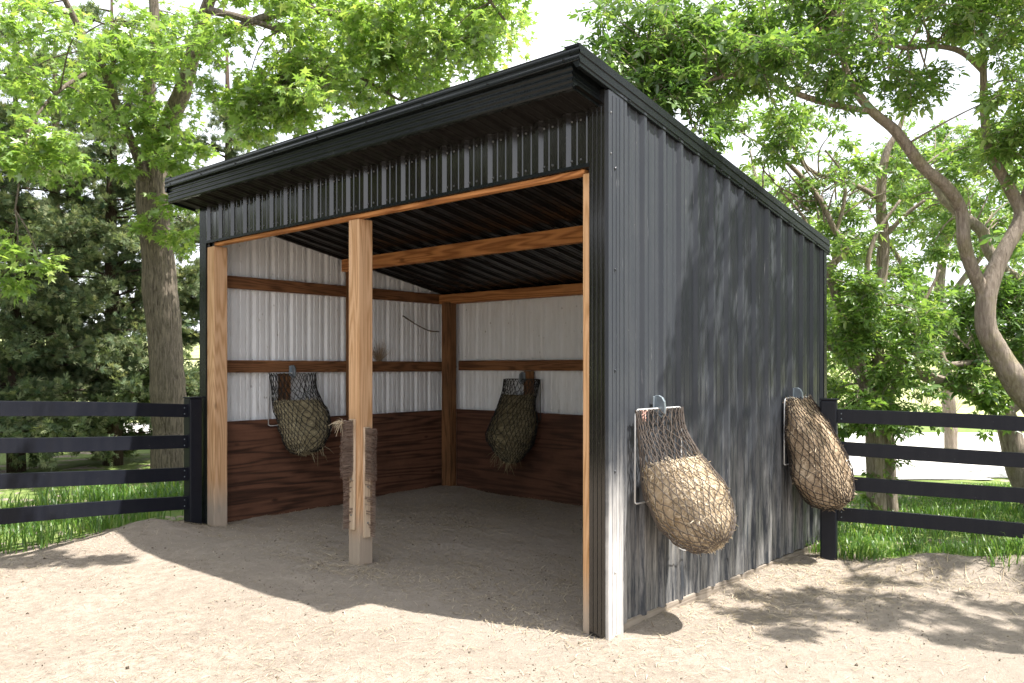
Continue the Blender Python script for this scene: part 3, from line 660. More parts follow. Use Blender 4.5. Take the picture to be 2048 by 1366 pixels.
# ------------------------------------------------------------------ fences
def fence(P0, Dv, tops, rise, label, length, posts, zpost, rail_h, side, start):
    ang = math.atan2(Dv[1], Dv[0]); z0 = float(gz(P0[0], P0[1]))
    t = empty('board_fence', (P0[0], P0[1], 0), label, 'fence', 'black board fences running out from the shed', rz=ang)
    for s in posts:
        mb = MB(); g = float(gz(P0[0]+Dv[0]*s, P0[1]+Dv[1]*s)); h = 0.066; zt = zpost+rise*s
        mb.box(s-h, s+h, -h, h, g-0.15, zt); mb.build('post', 'fence_paint', t, bevel=0.012)
        mb = MB(); mb.box(s-h-0.006, s+h+0.006, -h-0.006, h+0.006, zt+0.0005, zt+0.016)
        mb.build('post_cap', 'fence_paint', t, bevel=0.005)
    nside = -1 if -1.5 < ang < 0 else 1
    for i, z in enumerate(tops):
        mb = MB(); n = 10
        for k in range(n):
            a, b = start+(length-start)*k/n, start+(length-start)*(k+1)/n
            wa, wb = 0.006*math.sin(a*2.1+i*2), 0.006*math.sin(b*2.1+i*2)
            y0, y1 = (side*0.02-0.02, side*0.02+0.02)
            mb.hexa([(a, y0, z+rise*a+wa-rail_h), (b, y0, z+rise*b+wb-rail_h), (b, y1, z+rise*b+wb-rail_h), (a, y1, z+rise*a+wa-rail_h), (a, y0, z+rise*a+wa), (b, y0, z+rise*b+wb), (b, y1, z+rise*b+wb), (a, y1, z+rise*a+wa)])
        for s0 in posts:                                    # nail heads stay in the rail's own mesh
            for q in (s0-0.10, s0+0.10):
                for dz in (-0.035, -rail_h+0.035):
                    if start+0.02 < q < length-0.02: screw(mb, (q, 0.0205*nside, z+rise*q+dz), (0, nside, 0), 0.0045, 1)
        o = mb.build('rail', ['fence_paint', 'galvanised'], t)
        b = bmesh.new(); b.from_mesh(o.data); bmesh.ops.remove_doubles(b, verts=b.verts, dist=1e-5)
        bmesh.ops.delete(b, geom=[f for f in b.faces if abs(f.normal.x) > 0.9 and min(v.co.x for v in f.verts) > start+0.01 and max(v.co.x for v in f.verts) < length-0.01], context='FACES_ONLY'); b.to_mesh(o.data); b.free()
        bv = o.modifiers.new('bevel', 'BEVEL'); bv.width = 0.005; bv.segments = 2; bv.limit_method = 'ANGLE'
    return t
fence(LF0, LFD, (1.285, 0.973, 0.661, 0.370), 0.053, 'black four-rail board fence on the left, running from the shed past the cedars', 4.9, (0, 2.45, 4.9), 1.345, 0.130, 0, 0.066)
fence(RF0, RFD, (1.300, 1.022, 0.738, 0.464), -0.02, 'black four-rail board fence on the right, starting by the back corner of the shed', 4.9, (0, 2.45, 4.9), 1.375, 0.115, 0, 0.066)

# ------------------------------------------------------------------ trees
MAPLE_T = np.array([(0, 0, 0), (0.10, 0.20, 0.02), (0.48, 0.12, -0.06), (0.22, 0.36, 0.02), (0.50, 0.62, -0.08), (0.14, 0.56, 0.03), (0, 1.0, -0.10), (-0.14, 0.56, 0.03), (-0.50, 0.62, -0.08), (-0.22, 0.36, 0.02), (-0.48, 0.12, -0.06), (-0.10, 0.20, 0.02), (0, 0.38, -0.02)], float)
MAPLE_F = np.array([(12, i, i+1) for i in range(11)]+[(12, 11, 0)])
ELDER_T = np.array([(0, 0, 0), (0.20, 0.30, 0.05), (0.17, 0.62, 0.03), (0, 1.0, -0.10), (-0.17, 0.62, 0.03), (-0.20, 0.30, 0.05), (0, 0.45, -0.02),
                    (0.05, 0.02, 0), (0.44, 0.02, 0.05), (0.70, 0.22, -0.06), (0.36, 0.24, 0.02), (-0.05, 0.02, 0), (-0.44, 0.02, 0.05), (-0.70, 0.22, -0.06), (-0.36, 0.24, 0.02)], float)
ELDER_F = np.array([(6, 0, 1), (6, 1, 2), (6, 2, 3), (6, 3, 4), (6, 4, 5), (6, 5, 0), (7, 8, 10), (8, 9, 10), (11, 14, 12), (12, 14, 13)])
def limb(mb, pts, n=9, res=7, wob=0.02):
    """pts: px, py, distance, diameter in px"""
    P = np.array([list(at(a, b, y))+[d*0.42/F*y] for a, b, y, d in pts]); Q = catm(P, (len(P)-1)*res+1)
    Q[:, :3] += np.stack([sines(Q[:, :3], 300+i, 3.0) for i in range(3)], -1)*(Q[:, 3:4]*0.16); Q[:, 3] *= 1+0.06*sines(Q[:, :3], 310, 4.0)
    mb.tube([tuple(q[:3]) for q in Q], list(np.maximum(Q[:, 3], 0.004)), n, wob=wob); return Q[:, :3]
def foliage(mb, skel, clusters, per, T, TF, size, droop, rng, twig=0.007, tw_n=7, kind='leaf', reach=2.2):
    """every cluster hangs on a bough from the nearest wood and is a set of leafy twigs"""
    pos, dr, nr, tn = [], [], [], []
    for c in clusters:
        C = np.array(c[:3]); r = c[3]; dens = c[4] if len(c) > 4 else 1.0; lightness = c[5] if len(c) > 5 else 0.0
        dd = np.linalg.norm(skel-C, axis=1); b = skel[int(dd.argmin())]; L = dd.min()
        if L > 0.15 and L < reach:
            mid = (b+C)/2+rng.normal(size=3)*0.04*L+np.array([0, 0, 0.10*L])
            mb.tube([tuple(p) for p in catm([b, mid, C], 9)], list(np.linspace(twig*1.6, twig*0.6, 9)), 5, wob=0.08)
        n_t = max(3, int(tw_n*dens))
        for _ in range(n_t):
            d = unit(rng.normal(size=3)*np.array([1, 1, 0.55])); ln = r*rng.uniform(0.55, 1.15)
            st = C+rng.normal(size=3)*r*0.2
            end = st+d*ln+np.array([0, 0, -droop*ln])
            mid = (st+end)/2+np.array([0, 0, 0.12*ln]); q = catm([st, mid, end], 7)
            mb.tube([tuple(p) for p in q], list(np.linspace(twig*0.55, 0.0018, 7)), 4, cap=False)
            k = int(per*dens/n_t*rng.uniform(0.6, 1.4)); tt = rng.uniform(0.12, 1.0, k)**0.8
            i = np.clip((tt*6).astype(int), 0, 5); f = (tt*6-i)[:, None]; base = q[i]*(1-f)+q[i+1]*f
            sd = unit(rng.normal(size=(k, 3))*np.array([1, 1, 0.5])); out = unit(sd+d*0.5+np.array([0, 0, -droop]))
            pos.append(base+sd*rng.uniform(0.01, 0.09, k)[:, None]); dr.append(out)
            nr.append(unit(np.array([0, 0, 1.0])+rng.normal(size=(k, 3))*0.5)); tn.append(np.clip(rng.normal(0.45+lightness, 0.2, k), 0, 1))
    pos = np.concatenate(pos); dr = np.concatenate(dr); nr = np.concatenate(nr); tn = np.concatenate(tn)
    X, Y, Z = frames(dr, nr); sc = size*rng.uniform(0.45, 1.3, len(pos))
    return instances(T, TF, pos, X, Y, Z, sc, tn)
def blobs(region, n, Y0, Y1, r0, r1, rng, dens=1.0, light=0.0):
    """clusters inside a polygon seen from the yard, spread through the depth of the crown"""
    poly = np.array(region, float); lo, hi = poly.min(0), poly.max(0); out = []
    while len(out) < n:
        p = rng.uniform(lo, hi); ins = False; j = len(poly)-1
        for i in range(len(poly)):
            if (poly[i, 1] > p[1]) != (poly[j, 1] > p[1]) and p[0] < (poly[j, 0]-poly[i, 0])*(p[1]-poly[i, 1])/(poly[j, 1]-poly[i, 1])+poly[i, 0]: ins = not ins
            j = i
        if ins:
            out.append((*at(p[0], p[1], rng.uniform(Y0, Y1)), rng.uniform(r0, r1), dens, light))
    return out
def tree(name, label, cat, group, base, limbs, clusters, per, T, TF, size, droop, leafm, barkm, seed, extra_skel=None, tw_n=7, twig=0.007, reach=2.2):
    rng = np.random.default_rng(seed)
    t = empty(name, tuple(base), label, cat, group)
    mb = MB(); skel = np.concatenate([limb(mb, l, 12 if i == 0 else 8) for i, l in enumerate(limbs)])
    V, Fc, tn = foliage(mb, skel, clusters, per, T, TF, size, droop, rng, twig, tw_n, reach=reach)
    b = np.array(base); mb.v = [tuple(np.array(v)-b) for v in mb.v]
    mb.build('trunk', barkm, t, smooth=True)
    fast('crown', V-b, Fc, tn, leafm, t)
    return t
rg = np.random.default_rng(99)
# --- the big silver maple behind the left fence
ml = [[(352, 985, 11.6, 108), (345, 880, 11.6, 92), (338, 760, 11.6, 82), (325, 600, 11.6, 78), (312, 470, 11.5, 74), (305, 380, 11.5, 68), (312, 300, 11.5, 60)],
      [(312, 330, 11.5, 50), (335, 260, 11.5, 46), (362, 190, 11.4, 40), (385, 110, 11.2, 34), (420, 0, 10.9, 28), (470, -140, 10.5, 22), (520, -300, 10, 14)],
      [(310, 340, 11.5, 40), (300, 240, 11.5, 30), (300, 150, 11.4, 26), (310, 40, 11.3, 22), (300, -120, 11.2, 16)],
      [(306, 400, 11.5, 30), (270, 300, 11.2, 22), (235, 215, 11.0, 20), (205, 130, 10.8, 18), (165, 70, 10.6, 16), (120, -20, 10.3, 12)],
      [(385, 110, 11.2, 26), (470, 60, 10.8, 22), (600, 20, 10.2, 18), (760, 50, 9.9, 14), (900, 110, 9.8, 9)],
      [(420, 0, 10.9, 22), (560, -120, 10, 18), (760, -160, 9.4, 14), (920, -60, 9.3, 10), (1010, 40, 9.3, 6)],
      [(420, 20, 10.9, 18), (560, 60, 10.4, 14), (680, 130, 10.1, 10), (800, 200, 10, 6)],
      [(205, 130, 10.8, 12), (120, 180, 10.2, 9), (60, 260, 9.8, 6), (30, 420, 9.6, 4)],
      [(470, -140, 10.5, 20), (420, -420, 9, 20), (500, -700, 7.6, 16), (560, -1000, 6.6, 10)],
      [(120, -20, 10.3, 11), (0, -150, 9.2, 11), (-80, -320, 8.2, 9)]]
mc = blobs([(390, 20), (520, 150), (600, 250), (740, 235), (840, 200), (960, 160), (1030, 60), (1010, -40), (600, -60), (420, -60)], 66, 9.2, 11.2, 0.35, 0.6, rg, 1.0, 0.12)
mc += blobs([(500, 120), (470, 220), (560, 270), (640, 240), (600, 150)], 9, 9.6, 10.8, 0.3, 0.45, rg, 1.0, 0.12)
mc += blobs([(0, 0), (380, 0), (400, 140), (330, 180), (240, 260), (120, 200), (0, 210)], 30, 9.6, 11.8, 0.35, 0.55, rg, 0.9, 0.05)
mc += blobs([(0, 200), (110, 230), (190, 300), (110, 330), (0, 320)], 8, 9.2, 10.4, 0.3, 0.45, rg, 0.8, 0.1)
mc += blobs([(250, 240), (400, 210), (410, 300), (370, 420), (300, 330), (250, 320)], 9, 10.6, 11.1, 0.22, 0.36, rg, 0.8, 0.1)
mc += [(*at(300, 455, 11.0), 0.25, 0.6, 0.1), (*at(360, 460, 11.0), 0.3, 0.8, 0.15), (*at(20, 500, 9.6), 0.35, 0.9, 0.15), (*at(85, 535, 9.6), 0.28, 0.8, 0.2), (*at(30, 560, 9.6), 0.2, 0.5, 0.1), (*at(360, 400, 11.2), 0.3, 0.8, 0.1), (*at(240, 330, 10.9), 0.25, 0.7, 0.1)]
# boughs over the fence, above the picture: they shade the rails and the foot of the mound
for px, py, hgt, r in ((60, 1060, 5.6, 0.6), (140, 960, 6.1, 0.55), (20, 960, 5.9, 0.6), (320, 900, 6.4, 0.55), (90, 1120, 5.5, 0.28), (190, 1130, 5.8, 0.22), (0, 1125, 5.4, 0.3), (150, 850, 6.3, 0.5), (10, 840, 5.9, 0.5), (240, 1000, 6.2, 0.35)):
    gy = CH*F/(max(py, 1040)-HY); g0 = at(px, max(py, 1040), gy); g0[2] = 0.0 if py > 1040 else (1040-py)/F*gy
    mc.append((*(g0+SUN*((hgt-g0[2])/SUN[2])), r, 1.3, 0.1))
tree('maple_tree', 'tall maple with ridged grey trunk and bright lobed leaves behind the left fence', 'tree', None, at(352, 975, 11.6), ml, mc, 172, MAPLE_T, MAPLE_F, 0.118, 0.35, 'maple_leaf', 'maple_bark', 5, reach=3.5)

# --- box elders on the right
e1 = [[(2230, 1090, 7.6, 95), (2150, 920, 7.6, 84), (2085, 830, 7.6, 72), (2030, 765, 7.6, 58), (1990, 690, 7.6, 49), (1970, 640, 7.6, 45), (1974, 580, 7.6, 42), (2003, 508, 7.6, 37), (2043, 432, 7.6, 33), (2025, 385, 7.6, 28), (1985, 315, 7.5, 24), (1970, 245, 7.5, 20), (1966, 150, 7.4, 16), (1964, 40, 7.3, 12), (1950, -120, 7.2, 4)],
      [(1972, 660, 7.6, 22), (1962, 585, 7.6, 29), (1942, 540, 7.55, 30), (1927, 480, 7.5, 32), (1922, 420, 7.5, 32), (1890, 372, 7.4, 30), (1840, 330, 7.3, 28), (1790, 262, 7.2, 24), (1740, 218, 7.1, 22), (1702, 165, 7.0, 20), (1688, 120, 6.9, 14), (1680, 40, 6.8, 9)],
      [(1735, 222, 7.1, 15), (1650, 205, 7.0, 15), (1590, 185, 6.9, 13), (1515, 148, 6.8, 12), (1420, 160, 6.7, 8), (1330, 190, 6.6, 5)],
      [(1968, 145, 7.4, 14), (1925, 105, 7.3, 14), (1870, 92, 7.2, 12), (1815, 96, 7.1, 10), (1762, 86, 7.0, 7)],
      [(2045, 430, 7.6, 30), (2085, 300, 7.5, 28), (2140, 120, 7.2, 24), (2150, -150, 6.7, 20), (2120, -420, 6.2, 14)],
      [(2150, -150, 6.7, 16), (2040, -330, 6.2, 12), (1900, -420, 6.0, 8)],
      [(2140, 120, 7.2, 18), (2350, -100, 6.4, 16), (2550, -300, 5.6, 12), (2700, -420, 5.0, 8)]]
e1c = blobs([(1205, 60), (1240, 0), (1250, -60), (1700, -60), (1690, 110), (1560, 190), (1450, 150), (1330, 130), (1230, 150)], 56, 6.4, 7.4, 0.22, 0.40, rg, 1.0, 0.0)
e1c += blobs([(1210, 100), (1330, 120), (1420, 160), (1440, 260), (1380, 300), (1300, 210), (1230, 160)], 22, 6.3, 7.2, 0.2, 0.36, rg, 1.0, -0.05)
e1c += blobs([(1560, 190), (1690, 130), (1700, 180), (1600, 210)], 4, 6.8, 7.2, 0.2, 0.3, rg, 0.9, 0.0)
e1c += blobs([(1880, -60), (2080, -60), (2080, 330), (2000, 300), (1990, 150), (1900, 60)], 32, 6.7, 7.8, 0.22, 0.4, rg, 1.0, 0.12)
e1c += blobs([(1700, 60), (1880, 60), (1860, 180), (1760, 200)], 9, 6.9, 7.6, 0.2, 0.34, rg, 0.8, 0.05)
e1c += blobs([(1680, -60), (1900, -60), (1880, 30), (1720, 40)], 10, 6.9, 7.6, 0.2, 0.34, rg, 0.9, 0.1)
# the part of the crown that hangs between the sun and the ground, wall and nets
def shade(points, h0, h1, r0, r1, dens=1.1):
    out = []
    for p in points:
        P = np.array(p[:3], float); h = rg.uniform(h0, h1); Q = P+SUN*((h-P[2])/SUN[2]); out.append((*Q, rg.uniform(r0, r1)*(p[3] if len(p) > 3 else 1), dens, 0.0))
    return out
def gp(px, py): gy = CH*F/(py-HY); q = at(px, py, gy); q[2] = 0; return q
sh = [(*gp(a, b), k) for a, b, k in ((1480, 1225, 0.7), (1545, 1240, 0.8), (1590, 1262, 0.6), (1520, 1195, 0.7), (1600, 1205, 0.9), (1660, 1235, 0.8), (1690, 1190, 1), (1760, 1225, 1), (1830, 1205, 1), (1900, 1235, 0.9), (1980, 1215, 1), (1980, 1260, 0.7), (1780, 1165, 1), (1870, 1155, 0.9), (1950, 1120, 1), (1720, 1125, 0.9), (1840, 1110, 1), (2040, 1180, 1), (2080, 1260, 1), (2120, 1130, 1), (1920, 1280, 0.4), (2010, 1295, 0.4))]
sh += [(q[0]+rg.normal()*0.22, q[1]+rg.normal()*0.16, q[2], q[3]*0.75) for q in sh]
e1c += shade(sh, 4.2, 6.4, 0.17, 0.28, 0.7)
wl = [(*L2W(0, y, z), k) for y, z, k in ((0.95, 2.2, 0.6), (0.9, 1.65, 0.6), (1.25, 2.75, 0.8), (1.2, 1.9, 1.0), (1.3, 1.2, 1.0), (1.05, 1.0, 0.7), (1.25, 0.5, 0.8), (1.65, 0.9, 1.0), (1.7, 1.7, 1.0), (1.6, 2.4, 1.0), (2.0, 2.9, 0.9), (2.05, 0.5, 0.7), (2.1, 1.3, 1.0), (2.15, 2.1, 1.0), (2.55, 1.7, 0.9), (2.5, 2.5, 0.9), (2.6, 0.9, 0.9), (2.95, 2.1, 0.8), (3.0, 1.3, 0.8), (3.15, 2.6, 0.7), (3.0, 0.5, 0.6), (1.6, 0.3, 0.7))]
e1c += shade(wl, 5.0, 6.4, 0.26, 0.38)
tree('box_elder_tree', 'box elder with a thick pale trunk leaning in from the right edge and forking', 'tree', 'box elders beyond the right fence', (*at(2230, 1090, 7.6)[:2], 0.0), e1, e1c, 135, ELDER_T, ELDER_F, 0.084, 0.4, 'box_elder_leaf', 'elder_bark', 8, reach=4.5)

e2 = [[(1752, 1052, 9.0, 46), (1752, 930, 9.0, 42), (1751, 857, 9.0, 40), (1754, 813, 9.0, 38), (1733, 775, 9.0, 30), (1712, 704, 9.0, 27), (1690, 647, 9.0, 24), (1668, 572, 9.0, 20), (1655, 545, 9.0, 18), (1698, 490, 9.1, 16), (1672, 465, 9.1, 14), (1640, 400, 9.1, 14), (1600, 350, 9.1, 12), (1555, 310, 9.1, 8), (1490, 270, 9.1, 2)],
      [(1754, 860, 9.0, 24), (1735, 770, 9.1, 24), (1702, 726, 9.2, 24), (1657, 688, 9.3, 22), (1600, 650, 9.4, 14), (1540, 560, 9.5, 4)],
      [(1783, 1052, 9.2, 32), (1778, 900, 9.2, 30), (1771, 813, 9.2, 26), (1760, 740, 9.2, 30), (1749, 655, 9.2, 30), (1760, 580, 9.3, 28), (1766, 476, 9.3, 26), (1762, 400, 9.3, 24), (1772, 310, 9.3, 18), (1800, 250, 9.3, 12), (1830, 160, 9.3, 3)],
      [(1762, 400, 9.3, 13), (1720, 375, 9.3, 13), (1670, 362, 9.2, 11), (1610, 330, 9.2, 9), (1560, 240, 9.2, 6)],
      [(1672, 465, 9.1, 9), (1690, 390, 9.1, 9), (1680, 340, 9.1, 6), (1650, 300, 9.1, 4)],
      [(1766, 476, 9.3, 12), (1810, 430, 9.2, 10), (1850, 400, 9.1, 7)]]
for k in range(26):                                    # bare dead twigs reaching up from the crooked stems
    x0, y0 = rg.uniform(1500, 1700), rg.uniform(330, 470); a = rg.uniform(-2.6, -0.5); l = rg.uniform(60, 130)
    e2.append([(x0, y0, 9.1, 4.5), (x0+l*0.5*math.cos(a)+rg.normal()*9, y0+l*0.5*math.sin(a)+rg.normal()*9, 9.1, 3.2), (x0+l*math.cos(a+0.3), y0+l*math.sin(a+0.3), 9.15, 1.2)])
e2 += [[(1712, 704, 9.0, 15), (1745, 620, 8.9, 14), (1735, 540, 8.9, 12), (1752, 470, 8.9, 10), (1800, 400, 8.9, 6)],
       [(1668, 572, 9.0, 10), (1630, 520, 9.1, 9), (1610, 440, 9.1, 7), (1560, 380, 9.1, 4)],
       [(1771, 813, 9.2, 14), (1800, 740, 9.2, 13), (1812, 660, 9.2, 11), (1850, 600, 9.2, 8), (1880, 540, 9.2, 4)]]
e2c = blobs([(1650, 560), (1740, 540), (1850, 560), (1860, 700), (1830, 800), (1760, 840), (1660, 790), (1640, 650)], 54, 8.5, 9.6, 0.2, 0.34, rg, 0.9, 0.05)
e2c += blobs([(1700, 820), (1850, 810), (1845, 860), (1790, 870), (1690, 870)], 7, 8.8, 9.4, 0.16, 0.24, rg, 0.8, 0.0)
e2c += blobs([(1420, 210), (1560, 220), (1690, 250), (1800, 220), (1830, 330), (1740, 480), (1660, 560), (1600, 450), (1500, 330)], 34, 8.6, 9.8, 0.2, 0.36, rg, 0.75, 0.08)
e2c += [(*at(x, y, 9.0), 0.13, 0.3, 0.1) for x, y in ((1750, 930), (1772, 960), (1745, 1000), (1795, 930))]
tree('box_elder_tree', 'slender twin-stemmed box elder with crooked stems close behind the right fence post', 'tree', 'box elders beyond the right fence', (*at(1765, 1052, 9.1)[:2], 0.0), e2, e2c, 125, ELDER_T, ELDER_F, 0.09, 0.35, 'box_elder_leaf', 'elder_bark', 9, reach=3.0)

e3 = [[(2075, 1010, 9.6, 66), (2040, 945, 9.6, 56), (2018, 860, 9.6, 50), (2000, 820, 9.6, 44), (1965, 793, 9.6, 36), (1907, 772, 9.6, 32), (1860, 755, 9.5, 28), (1830, 742, 9.5, 20), (1790, 690, 9.4, 12)],
      [(2005, 830, 9.6, 30), (2070, 780, 9.7, 30), (2130, 740, 9.8, 28), (2090, 620, 9.9, 26), (2040, 565, 10, 28), (2005, 538, 10, 28), (1978, 500, 10, 26), (1964, 462, 10, 26), (1910, 420, 10, 22), (1878, 388, 10, 16), (1850, 330, 10, 9)],
      [(2110, 745, 9.7, 22), (2040, 735, 9.6, 20), (1969, 724, 9.5, 16), (1898, 728, 9.4, 15), (1880, 705, 9.4, 14), (1862, 690, 9.4, 9), (1820, 660, 9.4, 5)],
      [(1969, 724, 9.5, 8), (1940, 700, 9.5, 6), (1920, 680, 9.5, 4)]]
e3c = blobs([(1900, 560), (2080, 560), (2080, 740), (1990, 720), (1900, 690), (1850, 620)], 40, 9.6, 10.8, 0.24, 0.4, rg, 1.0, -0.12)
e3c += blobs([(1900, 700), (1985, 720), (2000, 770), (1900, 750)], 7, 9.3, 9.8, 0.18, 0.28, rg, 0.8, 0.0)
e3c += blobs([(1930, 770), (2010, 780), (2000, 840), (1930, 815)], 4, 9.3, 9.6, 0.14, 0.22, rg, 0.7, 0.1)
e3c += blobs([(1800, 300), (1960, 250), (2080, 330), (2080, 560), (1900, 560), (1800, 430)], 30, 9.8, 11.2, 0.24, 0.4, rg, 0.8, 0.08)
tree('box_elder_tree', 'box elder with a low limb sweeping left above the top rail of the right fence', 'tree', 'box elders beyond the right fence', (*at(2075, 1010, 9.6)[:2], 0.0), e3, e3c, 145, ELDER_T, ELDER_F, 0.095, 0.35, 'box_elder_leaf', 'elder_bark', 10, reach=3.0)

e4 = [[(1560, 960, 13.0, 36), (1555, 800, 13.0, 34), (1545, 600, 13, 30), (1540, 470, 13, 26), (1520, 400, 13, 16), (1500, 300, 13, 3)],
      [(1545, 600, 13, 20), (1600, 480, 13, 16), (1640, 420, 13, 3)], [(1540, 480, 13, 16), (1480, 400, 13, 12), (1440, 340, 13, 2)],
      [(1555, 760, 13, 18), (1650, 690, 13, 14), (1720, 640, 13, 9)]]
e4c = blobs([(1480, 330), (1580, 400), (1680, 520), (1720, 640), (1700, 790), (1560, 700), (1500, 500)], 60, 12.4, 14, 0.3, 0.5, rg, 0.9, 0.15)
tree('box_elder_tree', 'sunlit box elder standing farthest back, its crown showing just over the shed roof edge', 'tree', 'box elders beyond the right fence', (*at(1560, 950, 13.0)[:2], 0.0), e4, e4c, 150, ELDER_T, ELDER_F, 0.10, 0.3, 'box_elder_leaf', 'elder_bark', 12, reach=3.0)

e5 = [[(1905, 930, 14.5, 30), (1895, 760, 14.5, 28), (1880, 600, 14.5, 24), (1890, 450, 14.5, 18), (1870, 320, 14.5, 5)],
      [(1885, 640, 14.5, 16), (1800, 520, 14.5, 12), (1740, 420, 14.5, 4)], [(1882, 620, 14.5, 16), (1970, 500, 14.5, 12), (2030, 400, 14.5, 4)]]
e5c = blobs([(1640, 420), (1760, 280), (1880, 240), (2070, 260), (2070, 600), (1900, 640), (1720, 640), (1650, 560)], 70, 13.6, 15.4, 0.3, 0.52, rg, 0.95, 0.06)
tree('box_elder_tree', 'pale sunlit box elder in the distance behind the two nearest box elders', 'tree', 'box elders beyond the right fence', (*at(1905, 925, 14.5)[:2], 0.0), e5, e5c, 130, ELDER_T, ELDER_F, 0.11, 0.3, 'box_elder_leaf', 'elder_bark', 13, reach=3.5)
# --- unseen box elders added right of the picture to block low skylight on the wall
for X0, Y0, sd in ((8.4, 4.6, 14), (9.0, 1.2, 15), (8.6, -2.4, 16), (8.1, 7.9, 17), (10.4, 10.6, 18), (12.6, 8.4, 19)):
    r2 = np.random.default_rng(sd); b0 = np.array([X0, Y0, 0.0])
    t = empty('box_elder_tree', tuple(b0), 'unseen box elder added right of the yard to block low skylight', 'tree', 'box elders beyond the right fence')
    mb = MB(); sk = []
    for k in range(7):
        a = k*0.9+r2.uniform(0, 0.5); q = catm([(0, 0, -0.1), (0.03, 0.05, 1.3), (0.9*math.cos(a), 0.9*math.sin(a), 3.0), (1.7*math.cos(a), 1.7*math.sin(a), 4.6+r2.uniform(0, 1.2))], 16)
        mb.tube([tuple(p) for p in q], list(np.linspace(0.14, 0.02, 16)), 7); sk.append(q)
    cl = [(*(r2.normal(size=3)*np.array([1.0, 1.0, 1.6])+np.array([0, 0, 3.4])), r2.uniform(0.4, 0.6), 1.2, 0.0) for _ in range(60)]
    V, Fc, tn = foliage(mb, np.concatenate(sk), cl, 110, ELDER_T, ELDER_F, 0.12, 0.35, r2)
    mb.build('trunk', 'elder_bark', t, smooth=True); fast('crown', V, Fc, tn, 'box_elder_leaf', t)

# --- cedars on the left
tuft = []; tf = []
for i in range(7):
    a = -0.9+1.8*i/6; l = 1.0-0.35*abs(a); w_ = 0.085
    d = np.array([math.sin(a), math.cos(a), 0.25*math.sin(i*2.1)]); s_ = np.array([math.cos(a), -math.sin(a), 0.0])
    b = len(tuft); o0 = np.array([0, 0.12*i/6, 0]); tuft += [o0-s_*w_*0.5, o0+s_*w_*0.5, o0+d*l*0.6+s_*w_*0.7, o0+d*l*0.6-s_*w_*0.7, o0+d*l]
    tf += [(b, b+1, b+2), (b, b+2, b+3), (b+3, b+2, b+4)]
TUFT, TUFTF = np.array(tuft), np.array(tf)
def cedar(px, Y, hgt, r0, zlow, nb, per, label, seed, tdia=34, sides=None, tsz=0.105):
    rng = np.random.default_rng(seed); base = at(px, HY, Y); base[2] = float(gz(base[0], base[1]))
    t = empty('cedar_tree', tuple(base), label, 'tree', 'dark cedars behind the left fence')
    mb = MB(); mb.tube([(0.02*math.sin(k), 0.02*math.cos(1.7*k), hgt*k/10-0.05) for k in range(11)], [tdia*0.5/F*Y*(1-0.088*k) for k in range(11)], 9, wob=0.06)
    pos, dr, nr, tn = [], [], [], []
    for _ in range(nb):
        z = zlow+(hgt-zlow)*rng.beta(0.95, 1.15); L = r0*(1-0.72*z/hgt)*rng.uniform(0.55, 1.15); a = rng.uniform(0, 6.28)
        if sides is not None and rng.random() < 0.6: a = rng.normal(sides, 0.9)
        d = np.array([math.cos(a), math.sin(a), rng.uniform(-0.12, 0.35)]); st = np.array([0, 0, z])
        q = catm([st, st+d*L*0.5+np.array([0, 0, 0.03*L]), st+d*L+np.array([0, 0, -0.06*L])], 9)
        mb.tube([tuple(p) for p in q], list(np.linspace(0.022, 0.004, 9)), 5, cap=False, wob=0.1)
        for _s in range(int(5+4*L)):
            f = rng.uniform(0.25, 1.0); i = min(7, int(f*8)); b0 = q[i]; sd = unit(rng.normal(size=3)*np.array([1, 1, 0.35])+d*0.7); sl = L*rng.uniform(0.16, 0.36)
            e = b0+sd*sl; k = max(4, int(per*sl*rng.uniform(0.6, 1.4))); tt = rng.uniform(0.1, 1, k)[:, None]
            mb.tube([tuple(b0), tuple((b0+e)/2+np.array([0, 0, 0.02])), tuple(e)], [0.006, 0.004, 0.002], 3, cap=False)
            pos.append(b0+(e-b0)*tt+rng.normal(size=(k, 3))*0.045); dr.append(unit(sd+rng.normal(size=(k, 3))*0.55+np.array([0, 0, 0.1])))
            nr.append(unit(rng.normal(size=(k, 3))+np.array([0, 0, 0.8]))); tn.append(np.clip(rng.normal(0.45, 0.2, k)+0.25*(f-0.6), 0, 1))
    pos = np.concatenate(pos); X, Yv, Z = frames(np.concatenate(dr), np.concatenate(nr)); tn = np.concatenate(tn)
    V, Fc, tq = instances(TUFT, TUFTF, pos, X, Yv, Z, tsz*rng.uniform(0.6, 1.3, len(pos)), tn)
    mb.build('trunk', 'cedar_bark', t, smooth=True); fast('crown', V, Fc, tq, 'cedar_spray', t)
    return t
cedar(225, 13.4, 7.6, 2.0, 0.3, 130, 80, 'dark cedar with a dense crown just left of the maple trunk', 71, 40)
cedar(30, 12.6, 6.6, 2.0, 0.25, 125, 85, 'bushy cedar at the left edge with pale olive sprays low over the fence', 72, 36)
cedar(455, 15.0, 7.4, 2.2, 0.3, 95, 70, 'dark cedar half hidden between the maple trunk and the shed', 73, 44)
cedar(110, 16.5, 8.2, 2.3, 0.6, 80, 70, 'tall cedar standing behind the other two, between them', 74, 44)
for X0, Y0, hh, sd in ((-11.5, 7.5, 10.5, 75), (-11.2, 3.4, 11.0, 76), (-11.4, -0.8, 11.5, 77), (-11.5, -5.0, 11, 78)):  # unseen cedars, made tall and dense to darken what the header reflects
    c = cedar(40, 12.0, hh, 4.2, 0.3, 130, 50, 'unseen cedar left of the yard, made tall and dense to darken header reflections', sd, 36, tsz=0.2); c.location = (X0, Y0, float(gz(X0, Y0)))

